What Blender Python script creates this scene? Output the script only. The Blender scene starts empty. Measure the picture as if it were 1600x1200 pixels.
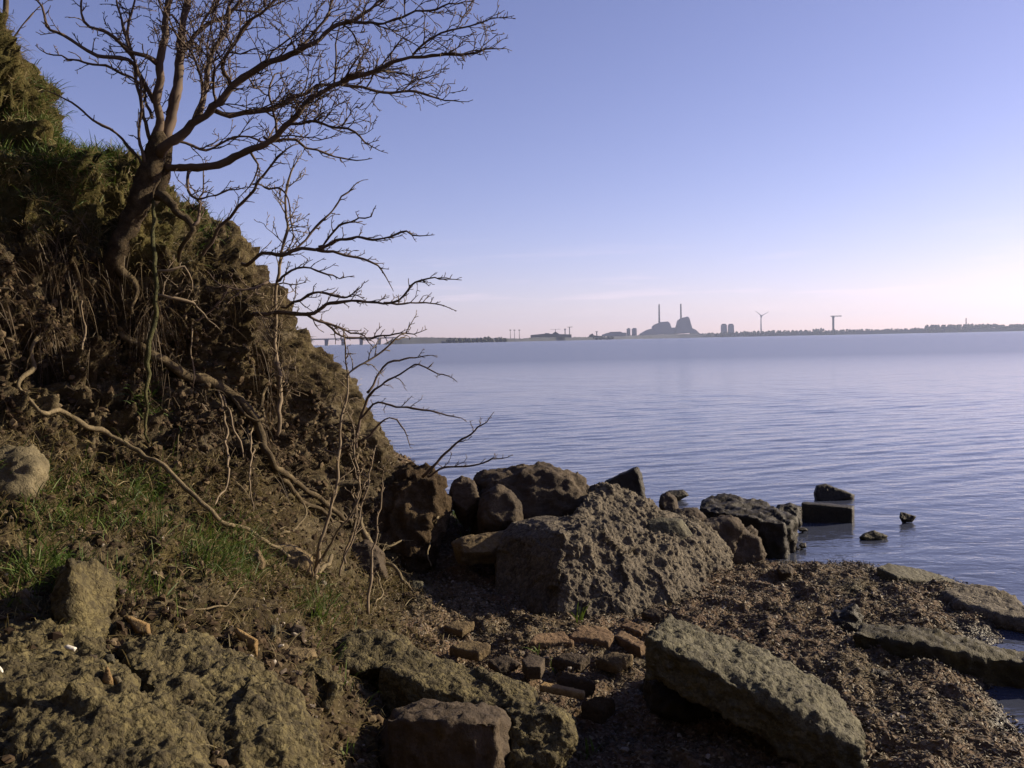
import bpy, bmesh, math, random
import numpy as np
from mathutils import Vector
from mathutils.bvhtree import BVHTree

rnd = random.Random(11)
nrg = np.random.default_rng(7)
scene = bpy.context.scene
COL = scene.collection
R = math.radians

# ------------------------------------------------------------------ camera
F_PX = 1400.0
PITCH, ROLL = R(2.74), R(1.17)
CAM = np.array([0.0, 0.0, 1.7])
_F = np.array([0, math.cos(PITCH), -math.sin(PITCH)])
_U0 = np.array([0, math.sin(PITCH), math.cos(PITCH)])
_R0 = np.array([1.0, 0, 0])
_R = math.cos(ROLL) * _R0 - math.sin(ROLL) * _U0
_U = math.sin(ROLL) * _R0 + math.cos(ROLL) * _U0
cd = bpy.data.cameras.new('camera')
cam = bpy.data.objects.new('camera', cd)
COL.objects.link(cam)
from mathutils import Matrix
cam.matrix_world = Matrix(((_R[0], _U[0], -_F[0], CAM[0]), (_R[1], _U[1], -_F[1], CAM[1]), (_R[2], _U[2], -_F[2], CAM[2]), (0, 0, 0, 1)))
cd.sensor_width = 36
cd.lens = 36 * F_PX / 1600
cd.clip_start = 0.05
cd.clip_end = 30000
scene.camera = cam


def ray(px, py):
    return _F + _R * ((px - 800) / F_PX) + _U * ((600 - py) / F_PX)


def P(px, py, Y):
    """the point of the place on the sight line px,py at ground distance Y"""
    d = ray(px, py)
    return CAM + d * (Y / d[1])


def w_of(u, py):
    """slope z/Y of the sight line at bearing u=X/Y that has image row py"""
    c = (600 - py) / F_PX
    # (u*U0+U1+w*U2) = c*(u*F0+F1+w*F2)
    return (c * (u * _F[0] + _F[1]) - u * _U[0] - _U[1]) / (_U[2] - c * _F[2])


def u_of(px, py=540):
    d = ray(px, py)
    return d[0] / d[1]


def project(pts):
    q = pts - CAM
    zc = q @ _F
    return 800 + F_PX * (q @ _R) / zc, 600 - F_PX * (q @ _U) / zc


# ------------------------------------------------------------------ noise
_G = np.array([[1, 1, 0], [-1, 1, 0], [1, -1, 0], [-1, -1, 0], [1, 0, 1], [-1, 0, 1], [1, 0, -1], [-1, 0, -1],
               [0, 1, 1], [0, -1, 1], [0, 1, -1], [0, -1, -1], [1, 1, 0], [-1, 1, 0], [0, -1, 1], [0, -1, -1]], float)


def _hash(x, y, z, seed):
    h = (x.astype(np.uint32) * np.uint32(374761393)) ^ (y.astype(np.uint32) * np.uint32(668265263)) ^ (z.astype(np.uint32) * np.uint32(2147483647 - 1274126177)) ^ np.uint32((seed * 974711 + 12345) & 0xffffffff)
    h ^= h >> np.uint32(13)
    h *= np.uint32(1274126177)
    h ^= h >> np.uint32(16)
    h *= np.uint32(2654435761)
    h ^= h >> np.uint32(15)
    return h


def perlin(p, seed=0):
    i = np.floor(p).astype(np.int64)
    f = p - i
    u = f * f * f * (f * (f * 6 - 15) + 10)
    out = 0
    for a in (0, 1):
        wa = u[:, 0] if a else 1 - u[:, 0]
        for b in (0, 1):
            wb = u[:, 1] if b else 1 - u[:, 1]
            for c in (0, 1):
                wc = u[:, 2] if c else 1 - u[:, 2]
                g = _G[_hash(i[:, 0] + a, i[:, 1] + b, i[:, 2] + c, seed) & np.uint32(15)]
                out = out + wa * wb * wc * (g[:, 0] * (f[:, 0] - a) + g[:, 1] * (f[:, 1] - b) + g[:, 2] * (f[:, 2] - c))
    return out


def fbm(p, freq, octv, seed=0, gain=0.5, ridged=False):
    out, amp, fr = 0, 1.0, freq
    for o in range(octv):
        n = perlin(p * fr + 17.3 * o, seed + o)
        out = out + amp * ((0.35 - np.abs(n)) * 1.6 if ridged else n)
        amp *= gain
        fr *= 2.03
    return out


def worley(p, freq, seed=0):
    """distance to the nearest scattered point (in cells) and that point's own random number"""
    q = p * freq
    i = np.floor(q).astype(np.int64)
    best = np.full(len(q), 9.0)
    rid = np.zeros(len(q))
    for a in (-1, 0, 1):
        for b in (-1, 0, 1):
            for c in (-1, 0, 1):
                x, y, z = i[:, 0] + a, i[:, 1] + b, i[:, 2] + c
                h1 = _hash(x, y, z, seed)
                h2 = _hash(x, y, z, seed + 101)
                dx = x + (h1 & np.uint32(1023)) / 1023.0 - q[:, 0]
                dy = y + ((h1 >> np.uint32(10)) & np.uint32(1023)) / 1023.0 - q[:, 1]
                dz = z + ((h1 >> np.uint32(20)) & np.uint32(1023)) / 1023.0 - q[:, 2]
                d = np.sqrt(dx * dx + dy * dy + dz * dz)
                m = d < best
                best = np.where(m, d, best)
                rid = np.where(m, (h2 & np.uint32(1023)) / 1023.0, rid)
    return best, rid


# ------------------------------------------------------------------ mesh + object helpers
def mk_mesh(name, V, quads=None, tris=None, smooth=True):
    me = bpy.data.meshes.new(name)
    V = np.ascontiguousarray(V, dtype=np.float32)
    nq = 0 if quads is None else len(quads)
    nt = 0 if tris is None else len(tris)
    me.vertices.add(len(V))
    me.vertices.foreach_set('co', V.ravel())
    li, starts = [], []
    if nq:
        li.append(np.asarray(quads, dtype=np.int32).ravel())
        starts.append(np.arange(nq, dtype=np.int32) * 4)
    if nt:
        li.append(np.asarray(tris, dtype=np.int32).ravel())
        starts.append(nq * 4 + np.arange(nt, dtype=np.int32) * 3)
    li = np.concatenate(li)
    me.loops.add(len(li))
    me.loops.foreach_set('vertex_index', li)
    me.polygons.add(nq + nt)
    me.polygons.foreach_set('loop_start', np.concatenate(starts))
    me.update(calc_edges=True)
    me.polygons.foreach_set('use_smooth', np.full(nq + nt, smooth))
    me.validate()
    return me


def link(name, me, mat=None, parent=None, loc=None):
    if loc is not None:
        me.transform(Matrix.Translation(-Vector(loc)))
    o = bpy.data.objects.new(name, me)
    if mat is not None:
        me.materials.append(mat)
    COL.objects.link(o)
    if parent is not None:
        o.parent = parent
        if loc is not None:
            o.location = Vector(loc) - parent.location
        else:
            me.transform(Matrix.Translation(-parent.location))
    elif loc is not None:
        o.location = loc
    return o


def tag(o, label=None, cat=None, group=None, kind=None):
    if label: o['label'] = label
    if cat: o['category'] = cat
    if group: o['group'] = group
    if kind: o['kind'] = kind
    return o


def empty(name, loc, label, cat, group=None):
    o = bpy.data.objects.new(name, None)
    o.empty_display_size = 0.2
    o.location = Vector(loc)
    COL.objects.link(o)
    return tag(o, label, cat, group)


def attr(me, name, vals):
    a = me.attributes.new(name, 'FLOAT', 'POINT')
    a.data.foreach_set('value', np.ascontiguousarray(vals, dtype=np.float32))


# ------------------------------------------------------------------ materials
class NT:
    def __init__(s, name):
        s.m = bpy.data.materials.new(name)
        s.m.use_nodes = True
        s.t = s.m.node_tree
        s.t.nodes.clear()
        s.out = s.n('ShaderNodeOutputMaterial')
        s.b = s.n('ShaderNodeBsdfPrincipled')
        s.l(s.b.outputs[0], s.out.inputs['Surface'])
        s.pos = s.n('ShaderNodeNewGeometry').outputs['Position']

    def n(s, typ, **kw):
        nd = s.t.nodes.new(typ)
        for k, v in kw.items():
            setattr(nd, k, v)
        return nd

    def l(s, a, b):
        s.t.links.new(a, b)

    def noise(s, scale, detail=4, rough=.6, vec=None, dist=0.0):
        nd = s.n('ShaderNodeTexNoise')
        nd.inputs['Scale'].default_value = scale
        nd.inputs['Detail'].default_value = detail
        nd.inputs['Roughness'].default_value = rough
        nd.inputs['Distortion'].default_value = dist
        s.l(vec or s.pos, nd.inputs['Vector'])
        return nd.outputs[0]

    def voro(s, scale, out='Distance', vec=None):
        nd = s.n('ShaderNodeTexVoronoi')
        nd.inputs['Scale'].default_value = scale
        s.l(vec or s.pos, nd.inputs['Vector'])
        return nd.outputs[out]

    def ramp(s, fac, stops):
        nd = s.n('ShaderNodeValToRGB')
        e = nd.color_ramp.elements
        while len(e) < len(stops):
            e.new(0.5)
        for i, (p, c) in enumerate(stops):
            e[i].position = p
            e[i].color = (*c, 1) if not isinstance(c, (int, float)) else (c, c, c, 1)
        s.l(fac, nd.inputs[0])
        return nd.outputs[0]

    def mix(s, fac, a, b, mode='MIX'):
        nd = s.n('ShaderNodeMix', data_type='RGBA', blend_type=mode)
        for v, i in ((fac, 0), (a, 6), (b, 7)):
            if hasattr(v, 'is_linked'):
                s.l(v, nd.inputs[i])
            elif isinstance(v, (int, float)):
                nd.inputs[i].default_value = v
            else:
                nd.inputs[i].default_value = (*v, 1)
        return nd.outputs[2]

    def math(s, op, a, b=0.0):
        nd = s.n('ShaderNodeMath', operation=op)
        for v, i in ((a, 0), (b, 1)):
            if hasattr(v, 'is_linked'):
                s.l(v, nd.inputs[i])
            else:
                nd.inputs[i].default_value = v
        return nd.outputs[0]

    def attr(s, name):
        nd = s.n('ShaderNodeAttribute')
        nd.attribute_name = name
        return nd.outputs['Fac']

    def bump(s, h, dist, strength=1.0):
        nd = s.n('ShaderNodeBump')
        nd.inputs['Distance'].default_value = dist
        nd.inputs['Strength'].default_value = strength
        s.l(h, nd.inputs['Height'])
        s.l(nd.outputs[0], s.b.inputs['Normal'])

    def fin(s, col, rough=.85, spec=.3):
        if hasattr(col, 'is_linked'):
            s.l(col, s.b.inputs['Base Color'])
        else:
            s.b.inputs['Base Color'].default_value = (*col, 1)
        if hasattr(rough, 'is_linked'):
            s.l(rough, s.b.inputs['Roughness'])
        else:
            s.b.inputs['Roughness'].default_value = rough
        s.b.inputs['Specular IOR Level'].default_value = spec
        return s.m


def rock_mat(name, dark, mid, light, sc=6.0, rough=.85, spec=.3, speck=None, bump=.006, grit=False, wash=(.80, .74, .56)):
    dark, mid, light = [tuple(a * b for a, b in zip(q, wash)) for q in (dark, mid, light)]
    m = NT(name)
    c = m.ramp(m.noise(sc, 6, .65), [(.3, dark), (.52, mid), (.75, light)])
    c = m.mix(m.ramp(m.noise(sc * 9, 3, .6), [(.35, .0), (.7, .55)]), c, dark)
    if speck:
        c = m.mix(m.ramp(m.voro(sc * 8), [(.0, 1.0), (.16, .8), (.22, 0.0)]), c, speck)
    h = m.math('ADD', m.noise(sc * 14, 6, .7), m.math('MULTIPLY', m.noise(sc * 3.5, 4, .6), 2.0))
    if grit:
        wn = m.n('ShaderNodeTexNoise')
        wn.inputs['Scale'].default_value = 30
        m.l(m.pos, wn.inputs['Vector'])
        wm = m.n('ShaderNodeVectorMath', operation='MULTIPLY_ADD')
        m.l(wn.outputs['Color'], wm.inputs[0])
        wm.inputs[1].default_value = (.022, .022, .022)
        m.l(m.pos, wm.inputs[2])
        wv = wm.outputs[0]
        for g_, a_ in ((38, .55), (95, .45)):
            sp_ = m.n('ShaderNodeSeparateColor')
            m.l(m.voro(g_, 'Color', wv), sp_.inputs[0])
            c = m.mix(m.ramp(sp_.outputs[0], [(.55, 0.0), (.9, a_)]), c, light)
            c = m.mix(m.ramp(sp_.outputs[1], [(.6, 0.0), (.9, a_)]), c, dark)
        h = m.math('SUBTRACT', h, m.math('MULTIPLY', m.math('ADD', m.voro(38, vec=wv), m.math('MULTIPLY', m.voro(95, vec=wv), .5)), 1.0))
    m.bump(h, bump)
    return m.fin(c, rough, spec)


def plain(name, col, rough=.8, var=.25, sc=30.0, spec=.3):
    m = NT(name)
    lo = tuple(v * (1 - var) for v in col)
    hi = tuple(min(1, v * (1 + var)) for v in col)
    return m.fin(m.ramp(m.noise(sc, 4), [(.3, lo), (.7, hi)]), rough, spec)


M = {}
M['rock'] = rock_mat('dark weathered rock', (.035, .026, .022), (.075, .058, .048), (.13, .105, .085))
M['conglo'] = rock_mat('pebbly concrete', (.05, .042, .034), (.12, .105, .085), (.21, .19, .15), sc=5, grit=True, bump=.008, wash=(.76, .71, .63))
M['conglo_earth'] = rock_mat('earthy crumbling concrete', (.040, .030, .017), (.120, .094, .052), (.25, .205, .12), sc=5, grit=True, bump=.010, wash=(.56, .57, .42))
M['slab'] = rock_mat('grey concrete slab', (.055, .048, .034), (.12, .11, .078), (.19, .175, .125), sc=7, rough=.8, grit=True, wash=(.60, .60, .50))
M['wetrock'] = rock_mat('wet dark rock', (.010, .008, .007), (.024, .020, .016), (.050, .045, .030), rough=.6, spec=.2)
M['wetslab'] = rock_mat('weed-covered wet slab', (.022, .018, .011), (.06, .055, .028), (.12, .105, .055), rough=.7, spec=.25, sc=9)
M['tan'] = rock_mat('tan sandstone', (.07, .052, .035), (.18, .14, .09), (.29, .24, .16), sc=9)
M['pale'] = rock_mat('pale limestone', (.08, .07, .05), (.16, .145, .11), (.26, .235, .18), sc=8)
M['brick_red'] = rock_mat('weathered red brick', (.09, .062, .045), (.20, .135, .095), (.32, .24, .165), sc=14)
M['brick_yellow'] = rock_mat('weathered yellow brick', (.16, .11, .06), (.30, .21, .11), (.40, .31, .19), sc=12)
M['earthclod'] = rock_mat('slumped earth', (.032, .022, .016), (.080, .060, .044), (.145, .112, .082), sc=5, rough=.95, spec=.15, bump=.012)
M['white_stone'] = plain('bleached stone', (.55, .52, .45), .7, .12)
M['bark'] = rock_mat('grey brown bark', (.030, .022, .017), (.085, .066, .050), (.19, .155, .12), sc=18, bump=.008, spec=.2)
M['bark_green'] = rock_mat('bark with green algae', (.03, .035, .015), (.075, .08, .035), (.15, .14, .085), sc=14, bump=.004, spec=.25)
M['twig'] = plain('twig bark', (.085, .060, .044), .8, .35, 12)
M['twig_light'] = plain('pale twig bark', (.15, .115, .075), .8, .3, 12)
M['rootpale'] = rock_mat('bleached root', (.09, .078, .06), (.20, .17, .13), (.36, .31, .24), sc=16, bump=.003, spec=.25)
M['rootbark'] = rock_mat('pale root bark', (.035, .026, .018), (.10, .08, .055), (.26, .22, .16), sc=16, bump=.003, spec=.25)
M['far_land'] = plain('far shore', (.030, .034, .042), .95, .3, .02)
M['far_concrete'] = plain('far concrete', (.20, .185, .19), .9, .1, .02)
M['far_dark'] = plain('far dark steel', (.05, .045, .05), .9, .1, .02)
M['far_white'] = plain('far pale paint', (.30, .30, .31), .8, .1, .02)
M['far_trees'] = plain('far foliage', (.035, .040, .028), .95, .4, .03)


def grass_mat(name, a, b, c):
    m = NT(name)
    col = m.ramp(m.attr('tone'), [(.0, a), (.5, b), (1.0, c)])
    tr = m.n('ShaderNodeBsdfTranslucent')
    m.l(col, tr.inputs[0])
    mx = m.n('ShaderNodeMixShader')
    mx.inputs[0].default_value = .3
    m.l(m.b.outputs[0], mx.inputs[1])
    m.l(tr.outputs[0], mx.inputs[2])
    m.l(mx.outputs[0], m.out.inputs['Surface'])
    return m.fin(col, .6, .3)


M['grass'] = grass_mat('green grass', (.022, .045, .006), (.044, .082, .010), (.090, .125, .022))
M['straw'] = grass_mat('dry grass', (.050, .040, .014), (.125, .098, .038), (.25, .20, .095))
M['litter'] = grass_mat('dead stalks', (.030, .020, .012), (.075, .052, .030), (.16, .12, .07))

# hillside soil
m = NT('eroded soil and turf')
n1 = m.noise(2.2, 7, .65)
soil = m.ramp(n1, [(.28, (.013, .009, .005)), (.48, (.050, .038, .018)), (.7, (.125, .100, .050))])
soil = m.mix(m.ramp(m.noise(26, 4, .7), [(.42, 0.0), (.62, .8)]), soil, (.022, .014, .009))
soil = m.mix(m.ramp(m.noise(55, 2), [(.62, 0.0), (.70, .7)]), soil, (.19, .155, .10))
st = m.n('ShaderNodeMapping')
m.l(m.pos, st.inputs['Vector'])
st.inputs['Scale'].default_value = (.5, .5, 4.5)
st.inputs['Rotation'].default_value = (R(9), R(-6), 0)
soil = m.mix(m.ramp(m.noise(2.0, 4, .6, st.outputs[0]), [(.5, 0.0), (.62, .55)]), soil, (.135, .112, .072))
soil = m.mix(m.ramp(m.noise(2.6, 4, .6, st.outputs[0]), [(.56, 0.0), (.66, .6)]), soil, (.030, .020, .013))
turf = m.ramp(m.noise(7, 6, .7), [(.3, (.026, .023, .008)), (.5, (.060, .054, .018)), (.7, (.115, .092, .036))])
c = m.mix(m.ramp(m.math('ADD', m.attr('turf'), m.math('MULTIPLY', m.math('SUBTRACT', m.noise(5, 5), .5), .9)), [(.35, 0.0), (.6, 1.0)]), soil, turf)
m.bump(m.math('ADD', m.noise(60, 6, .75), m.math('MULTIPLY', m.noise(16, 5, .65), 2.5)), .012)
M['soil'] = m.fin(c, .95, .15)

# beach of weed and gravel
m = NT('seaweed and gravel')
v = m.voro(70, 'Color')
sep = m.n('ShaderNodeSeparateColor')
m.l(v, sep.inputs[0])
c = m.ramp(m.noise(5, 6, .65), [(.3, (.021, .013, .006)), (.5, (.074, .046, .023)), (.72, (.14, .092, .045))])
c = m.mix(m.ramp(sep.outputs[0], [(.45, 0.0), (.9, .75)]), c, (.12, .075, .05))
c = m.mix(m.ramp(sep.outputs[1], [(.78, 0.0), (.95, .8)]), c, (.20, .165, .12))
c = m.mix(m.ramp(m.noise(1.3, 4), [(.5, 0.0), (.7, .6)]), c, (.045, .045, .018))
ps = m.n('ShaderNodeSeparateXYZ')
m.l(m.pos, ps.inputs[0])
wet_ = m.ramp(m.math('ADD', ps.outputs['Z'], m.math('MULTIPLY', m.math('SUBTRACT', m.noise(3, 4), .5), .06)), [(.015, 1.0), (.055, 0.0)])
c = m.mix(wet_, c, (.012, .009, .006))
m.bump(m.math('ADD', m.voro(70), m.math('MULTIPLY', m.noise(25, 6, .7), 2.0)), .010)
M['beach'] = m.fin(c, m.math('SUBTRACT', .9, m.math('MULTIPLY', wet_, .5)), .35)

# water
m = NT('sea water')
sx = m.n('ShaderNodeMapping')
m.l(m.pos, sx.inputs['Vector'])
sx.inputs['Rotation'].default_value = (0, 0, R(-26))
sx.inputs['Scale'].default_value = (.55, 1.0, 1.0)
h = m.math('ADD', m.noise(4.0, 4, .6, sx.outputs[0], .5), m.math('MULTIPLY', m.noise(14.0, 3, .6, sx.outputs[0], .4), .3))
h = m.math('ADD', h, m.math('MULTIPLY', m.noise(1.1, 3, .6, sx.outputs[0], .4), 1.8))
m.bump(h, .012)
m.b.inputs['IOR'].default_value = 1.333
ps = m.n('ShaderNodeSeparateXYZ')
m.l(m.pos, ps.inputs[0])
mr = m.n('ShaderNodeMapRange')          # waves too small to model out there act as roughness
mr.inputs['From Min'].default_value = 10
mr.inputs['From Max'].default_value = 75
mr.inputs['To Min'].default_value = .05
mr.inputs['To Max'].default_value = .24
m.l(ps.outputs['Y'], mr.inputs['Value'])
M['water'] = m.fin((.045, .052, .078), mr.outputs[0], .5)


# ------------------------------------------------------------------ the shore: hillside + beach, one height sheet cut in two
# per bearing: (distance, image row) of the same eight features, from the near edge to the skyline
COLS = {
    -420: [(1.7, 1230), (2.2, 980), (2.6, 760), (2.9, 500), (3.05, 330), (3.2, 120), (3.6, -330)],
    -200: [(1.8, 1230), (2.4, 1000), (2.9, 820), (3.3, 620), (3.5, 450), (3.75, 230), (4.2, -130)],
    0: [(1.9, 1230), (2.5, 1000), (3.2, 820), (3.9, 660), (4.15, 530), (4.4, 360), (5.0, 82)],
    50: [(1.9, 1230), (2.5, 1000), (3.3, 820), (4.0, 665), (4.25, 540), (4.5, 370), (5.1, 118)],
    90: [(1.9, 1230), (2.6, 1000), (3.4, 820), (4.1, 670), (4.35, 540), (4.6, 380), (5.2, 212)],
    120: [(1.9, 1230), (2.6, 1000), (3.45, 825), (4.15, 675), (4.4, 550), (4.65, 390), (5.25, 255)],
    215: [(2.0, 1230), (2.7, 1000), (3.6, 835), (4.3, 695), (4.6, 570), (4.8, 430), (5.4, 296)],
    300: [(2.0, 1230), (2.8, 1010), (3.8, 850), (4.5, 710), (4.8, 595), (5.0, 480), (5.6, 366)],
    360: [(2.1, 1230), (2.9, 1020), (3.9, 870), (4.7, 730), (5.0, 620), (5.2, 510), (5.8, 392)],
    410: [(2.2, 1240), (3.0, 1030), (4.1, 890), (4.9, 760), (5.2, 640), (5.4, 540), (5.9, 462)],
    450: [(2.5, 1250), (3.1, 1045), (4.3, 900), (5.1, 780), (5.4, 670), (5.6, 575), (6.0, 522)],
    500: [(2.7, 1260), (3.2, 1070), (4.5, 915), (5.3, 815), (5.6, 710), (5.8, 615), (6.2, 558)],
    540: [(2.8, 1270), (3.3, 1090), (4.7, 930), (5.5, 845), (5.8, 745), (6.0, 655), (6.4, 612)],
    600: [(2.9, 1290), (3.5, 1110), (4.9, 950), (5.7, 885), (6.0, 815), (6.2, 735), (6.6, 700)],
    650: [(2.9, 1300), (3.5, 1120), (4.9, 960), (5.8, 905), (6.1, 860), (6.4, 800), (6.8, 730)],
}
COLZ = {  # the beach, heights straight in metres
    700: [(2.9, .06), (3.5, .10), (4.9, .15), (5.8, .20), (6.1, .27), (6.4, .32), (6.8, .34)],
    800: [(2.9, .05), (3.5, .09), (4.9, .13), (5.8, .15), (6.1, .18), (6.4, .20), (6.8, .18)],
    950: [(2.9, .05), (3.5, .08), (4.8, .11), (5.7, .11), (6.1, .12), (6.5, .10), (7.0, .06)],
    1100: [(2.9, .05), (3.5, .08), (4.7, .12), (5.6, .11), (6.1, .09), (6.5, .06), (7.0, -.01)],
    1200: [(2.9, .05), (3.5, .08), (4.6, .12), (5.5, .11), (6.1, .07), (6.45, .03), (6.9, -.05)],
    1350: [(2.9, .05), (3.5, .08), (4.4, .11), (5.3, .11), (5.9, .08), (6.35, .03), (6.8, -.05)],
    1450: [(2.9, .13), (3.4, .12), (4.2, .10), (5.0, .10), (5.6, .08), (6.05, .03), (6.5, -.05)],
    1540: [(2.9, .10), (3.3, .09), (3.9, .03), (4.4, -.01), (5.2, .04), (5.55, .02), (6.1, -.06)],
    1600: [(2.9, .10), (3.2, .08), (3.7, .0), (4.05, -.07), (4.6, -.07), (5.3, -.03), (6.0, -.10)],
    1700: [(2.8, .11), (3.1, .09), (3.5, .04), (3.9, -.02), (4.6, -.06), (5.3, -.10), (6.0, -.16)],
    2000: [(2.8, .05), (3.1, .03), (3.5, -.02), (3.9, -.08), (4.6, -.14), (5.3, -.18), (6.0, -.22)],
}
us, CY, CZ = [], [], []
for px, rows in sorted({**COLS, **COLZ}.items()):
    u = u_of(px)
    us.append(u)
    if px in COLS:
        yz = [(Y, 1.7 + Y * w_of(u, py)) for Y, py in rows]
        zr, Yr = yz[-1][1], yz[-1][0]
        near = [(-1.2, yz[0][1] * .92), (0.8, yz[0][1] * .95)]
        f = min(1, max(0, (px - 120) / 380.0))
        back = [(Yr + .5, zr - .03 - .12 * f), (Yr + 1.8, zr * (1 - .45 * f) - .05), (Yr + 4.5, zr * (1 - f) + .3 - .9 * f), (Yr + 9, zr * (1 - f) - .9 * f)]
    else:
        yz = rows
        near = [(-1.2, rows[0][1]), (0.8, rows[0][1])]
        zr, Yr = yz[-1][1], yz[-1][0]
        back = [(Yr + .5, zr - .10), (Yr + 1.8, zr - .35), (Yr + 4.5, -.6), (Yr + 9, -.95)]
    row = near + yz + back
    CY.append([r[0] for r in row])
    CZ.append([r[1] for r in row])
us, CY, CZ = np.array(us), np.array(CY), np.array(CZ)
NU, NV = 900, 760
U = np.interp(np.linspace(0, 1, NU), [0, .18, .80, 1], [us[0], u_of(-20), u_of(1620), us[-1]])
NK = CY.shape[1]
Ku = np.stack([np.interp(U, us, CY[:, k]) for k in range(NK)], 1)
Kz = np.stack([np.interp(U, us, CZ[:, k]) for k in range(NK)], 1)


def smooth_u(a, n):
    ker = np.hanning(n + 2)[1:-1]
    ker /= ker.sum()
    p = np.pad(a, ((n // 2, n // 2), (0, 0)), mode='edge')
    return np.stack([np.convolve(p[:, k], ker, 'valid') for k in range(a.shape[1])], 1)


Ku, Kz = smooth_u(Ku, 15), smooth_u(Kz, 15)
# rows shared by index: t in feature space, so steep parts get as many rows as flat ones
kt = np.interp(np.linspace(0, 1, NV), [0, .03, .09, .25, .42, .56, .67, .78, .88, .92, .95, .98, 1.0], np.arange(NK))
ki = np.minimum(kt.astype(int), NK - 2)
kf = kt - ki


def cub(K):
    """monotone cubic through the features"""
    d = np.diff(K, axis=1)
    m_ = np.zeros_like(K)
    m_[:, 1:-1] = np.where(d[:, 1:] * d[:, :-1] > 0, 2 * d[:, 1:] * d[:, :-1] / (d[:, 1:] + d[:, :-1] + 1e-12), 0)
    m_[:, 0], m_[:, -1] = d[:, 0], d[:, -1]
    f = kf[None, :]
    a, b, ma, mb = K[:, ki], K[:, ki + 1], m_[:, ki], m_[:, ki + 1]
    return (2 * f**3 - 3 * f**2 + 1) * a + (f**3 - 2 * f**2 + f) * ma + (-2 * f**3 + 3 * f**2) * b + (f**3 - f**2) * mb


GY, GZ = cub(Ku), cub(Kz)
# behind the lens the fan of bearings would close up: spread x with a floor on the distance
GX = U[:, None] * np.maximum(GY, 1.15 + .12 * (GY + 1.2))
pts = np.stack([GX, GY, GZ], 2)
KT = np.broadcast_to(kt[None, :], GY.shape)          # feature coordinate: 2 frame bottom .. 8 skyline
UU = np.broadcast_to(U[:, None], GY.shape)


def grid_normals(p):
    a = np.gradient(p, axis=0)
    b = np.gradient(p, axis=1)
    n = np.cross(a, b)
    n /= np.linalg.norm(n, axis=2, keepdims=True) + 1e-9
    return n


N0 = grid_normals(pts)
flat = pts.reshape(-1, 3)
uf, kf_ = UU.ravel(), KT.ravel()
hillw = 1 - np.clip((uf - u_of(560)) / (u_of(700) - u_of(560)), 0, 1)      # 1 on the bluff, 0 on the beach
cliff = hillw * np.clip((kf_ - 4.3) / .8, 0, 1) * np.clip((8.6 - kf_) / .6, 0, 1)
big = fbm(flat, 1.5, 3, 3)
med = fbm(flat, 5.0, 3, 9)
rid_ = fbm(flat, 3.2, 4, 21, .55, True)
fin = fbm(flat, 17, 4, 31, .6)
rill = fbm(flat * np.array([1, 1, .4]), 6.5, 4, 41, .6, True)
uw = np.clip((u_of(380) - uf) / (u_of(380) - u_of(140)), .16, 1)
w1, wid = worley(flat, 11.0, 5)
w2, wid2 = worley(flat, 26.0, 6)
clod = np.maximum(0, .75 - w1) * (.3 + wid)
clod2 = np.maximum(0, .75 - w2) * (.3 + wid2)
amp_n = .16 * big * (.25 + .75 * cliff) + .075 * med * (.4 + .9 * cliff) + .11 * (rid_ - .2) * cliff + .085 * (rill - .2) * cliff + .034 * fin
relief = .5 + .5 * np.clip((u_of(470) - uf) / (u_of(470) - u_of(330)), 0, 1)
amp_n = amp_n * relief
hillamt = hillw * (amp_n + (.035 + .045 * cliff) * clod + .016 * clod2)
# turf lip hangs out over an undercut
hillamt += hillw * cliff * relief * (.13 * np.exp(-((kf_ - 7.0 - .35 * big) / .38) ** 2) - .14 * np.exp(-((kf_ - 5.7 - .5 * med) / .5) ** 2))
wet = np.clip((flat[:, 2] + .02) / .08, .25, 1)
beach = (1 - hillw) * (.055 * med + .014 * fin + .022 * clod + .014 * clod2 + .03 * big) * wet
amt = np.where(kf_ > 9.5, .1 * hillw * big, hillamt + beach)
flat2 = flat + N0.reshape(-1, 3) * amt[:, None]
gi = np.arange(NU * NV).reshape(NU, NV)
Q = np.stack([gi[:-1, :-1], gi[1:, :-1], gi[1:, 1:], gi[:-1, 1:]], 2).reshape(-1, 4)
N1 = grid_normals(flat2.reshape(NU, NV, 3)).reshape(-1, 3)
turfw = hillw * np.maximum(np.clip((kf_ - 6.6) / .5, 0, 1) * uw, .38 * np.clip((kf_ - 2.6) / .6, 0, 1) * np.clip((4.9 - kf_) / .5, 0, 1))
qc_u, qc_k = uf[Q].mean(1), kf_[Q].mean(1)
edge = u_of(640) + .02 * np.sin(qc_k * 3)
is_hill = qc_u < edge


def sub_sheet(name, mask, mat, label):
    q = Q[mask]
    used, inv = np.unique(q.ravel(), return_inverse=True)
    me = mk_mesh(name, flat2[used], quads=inv.reshape(-1, 4))
    attr(me, 'turf', turfw[used])
    o = link(name, me, mat)
    return tag(o, label, 'ground', kind='structure')


sub_sheet('hillside', is_hill, M['soil'], 'steep eroded earth bluff with turf hanging over its edge')
sub_sheet('beach', ~is_hill, M['beach'], 'narrow beach of brown seaweed and gravel at the water')
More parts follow.
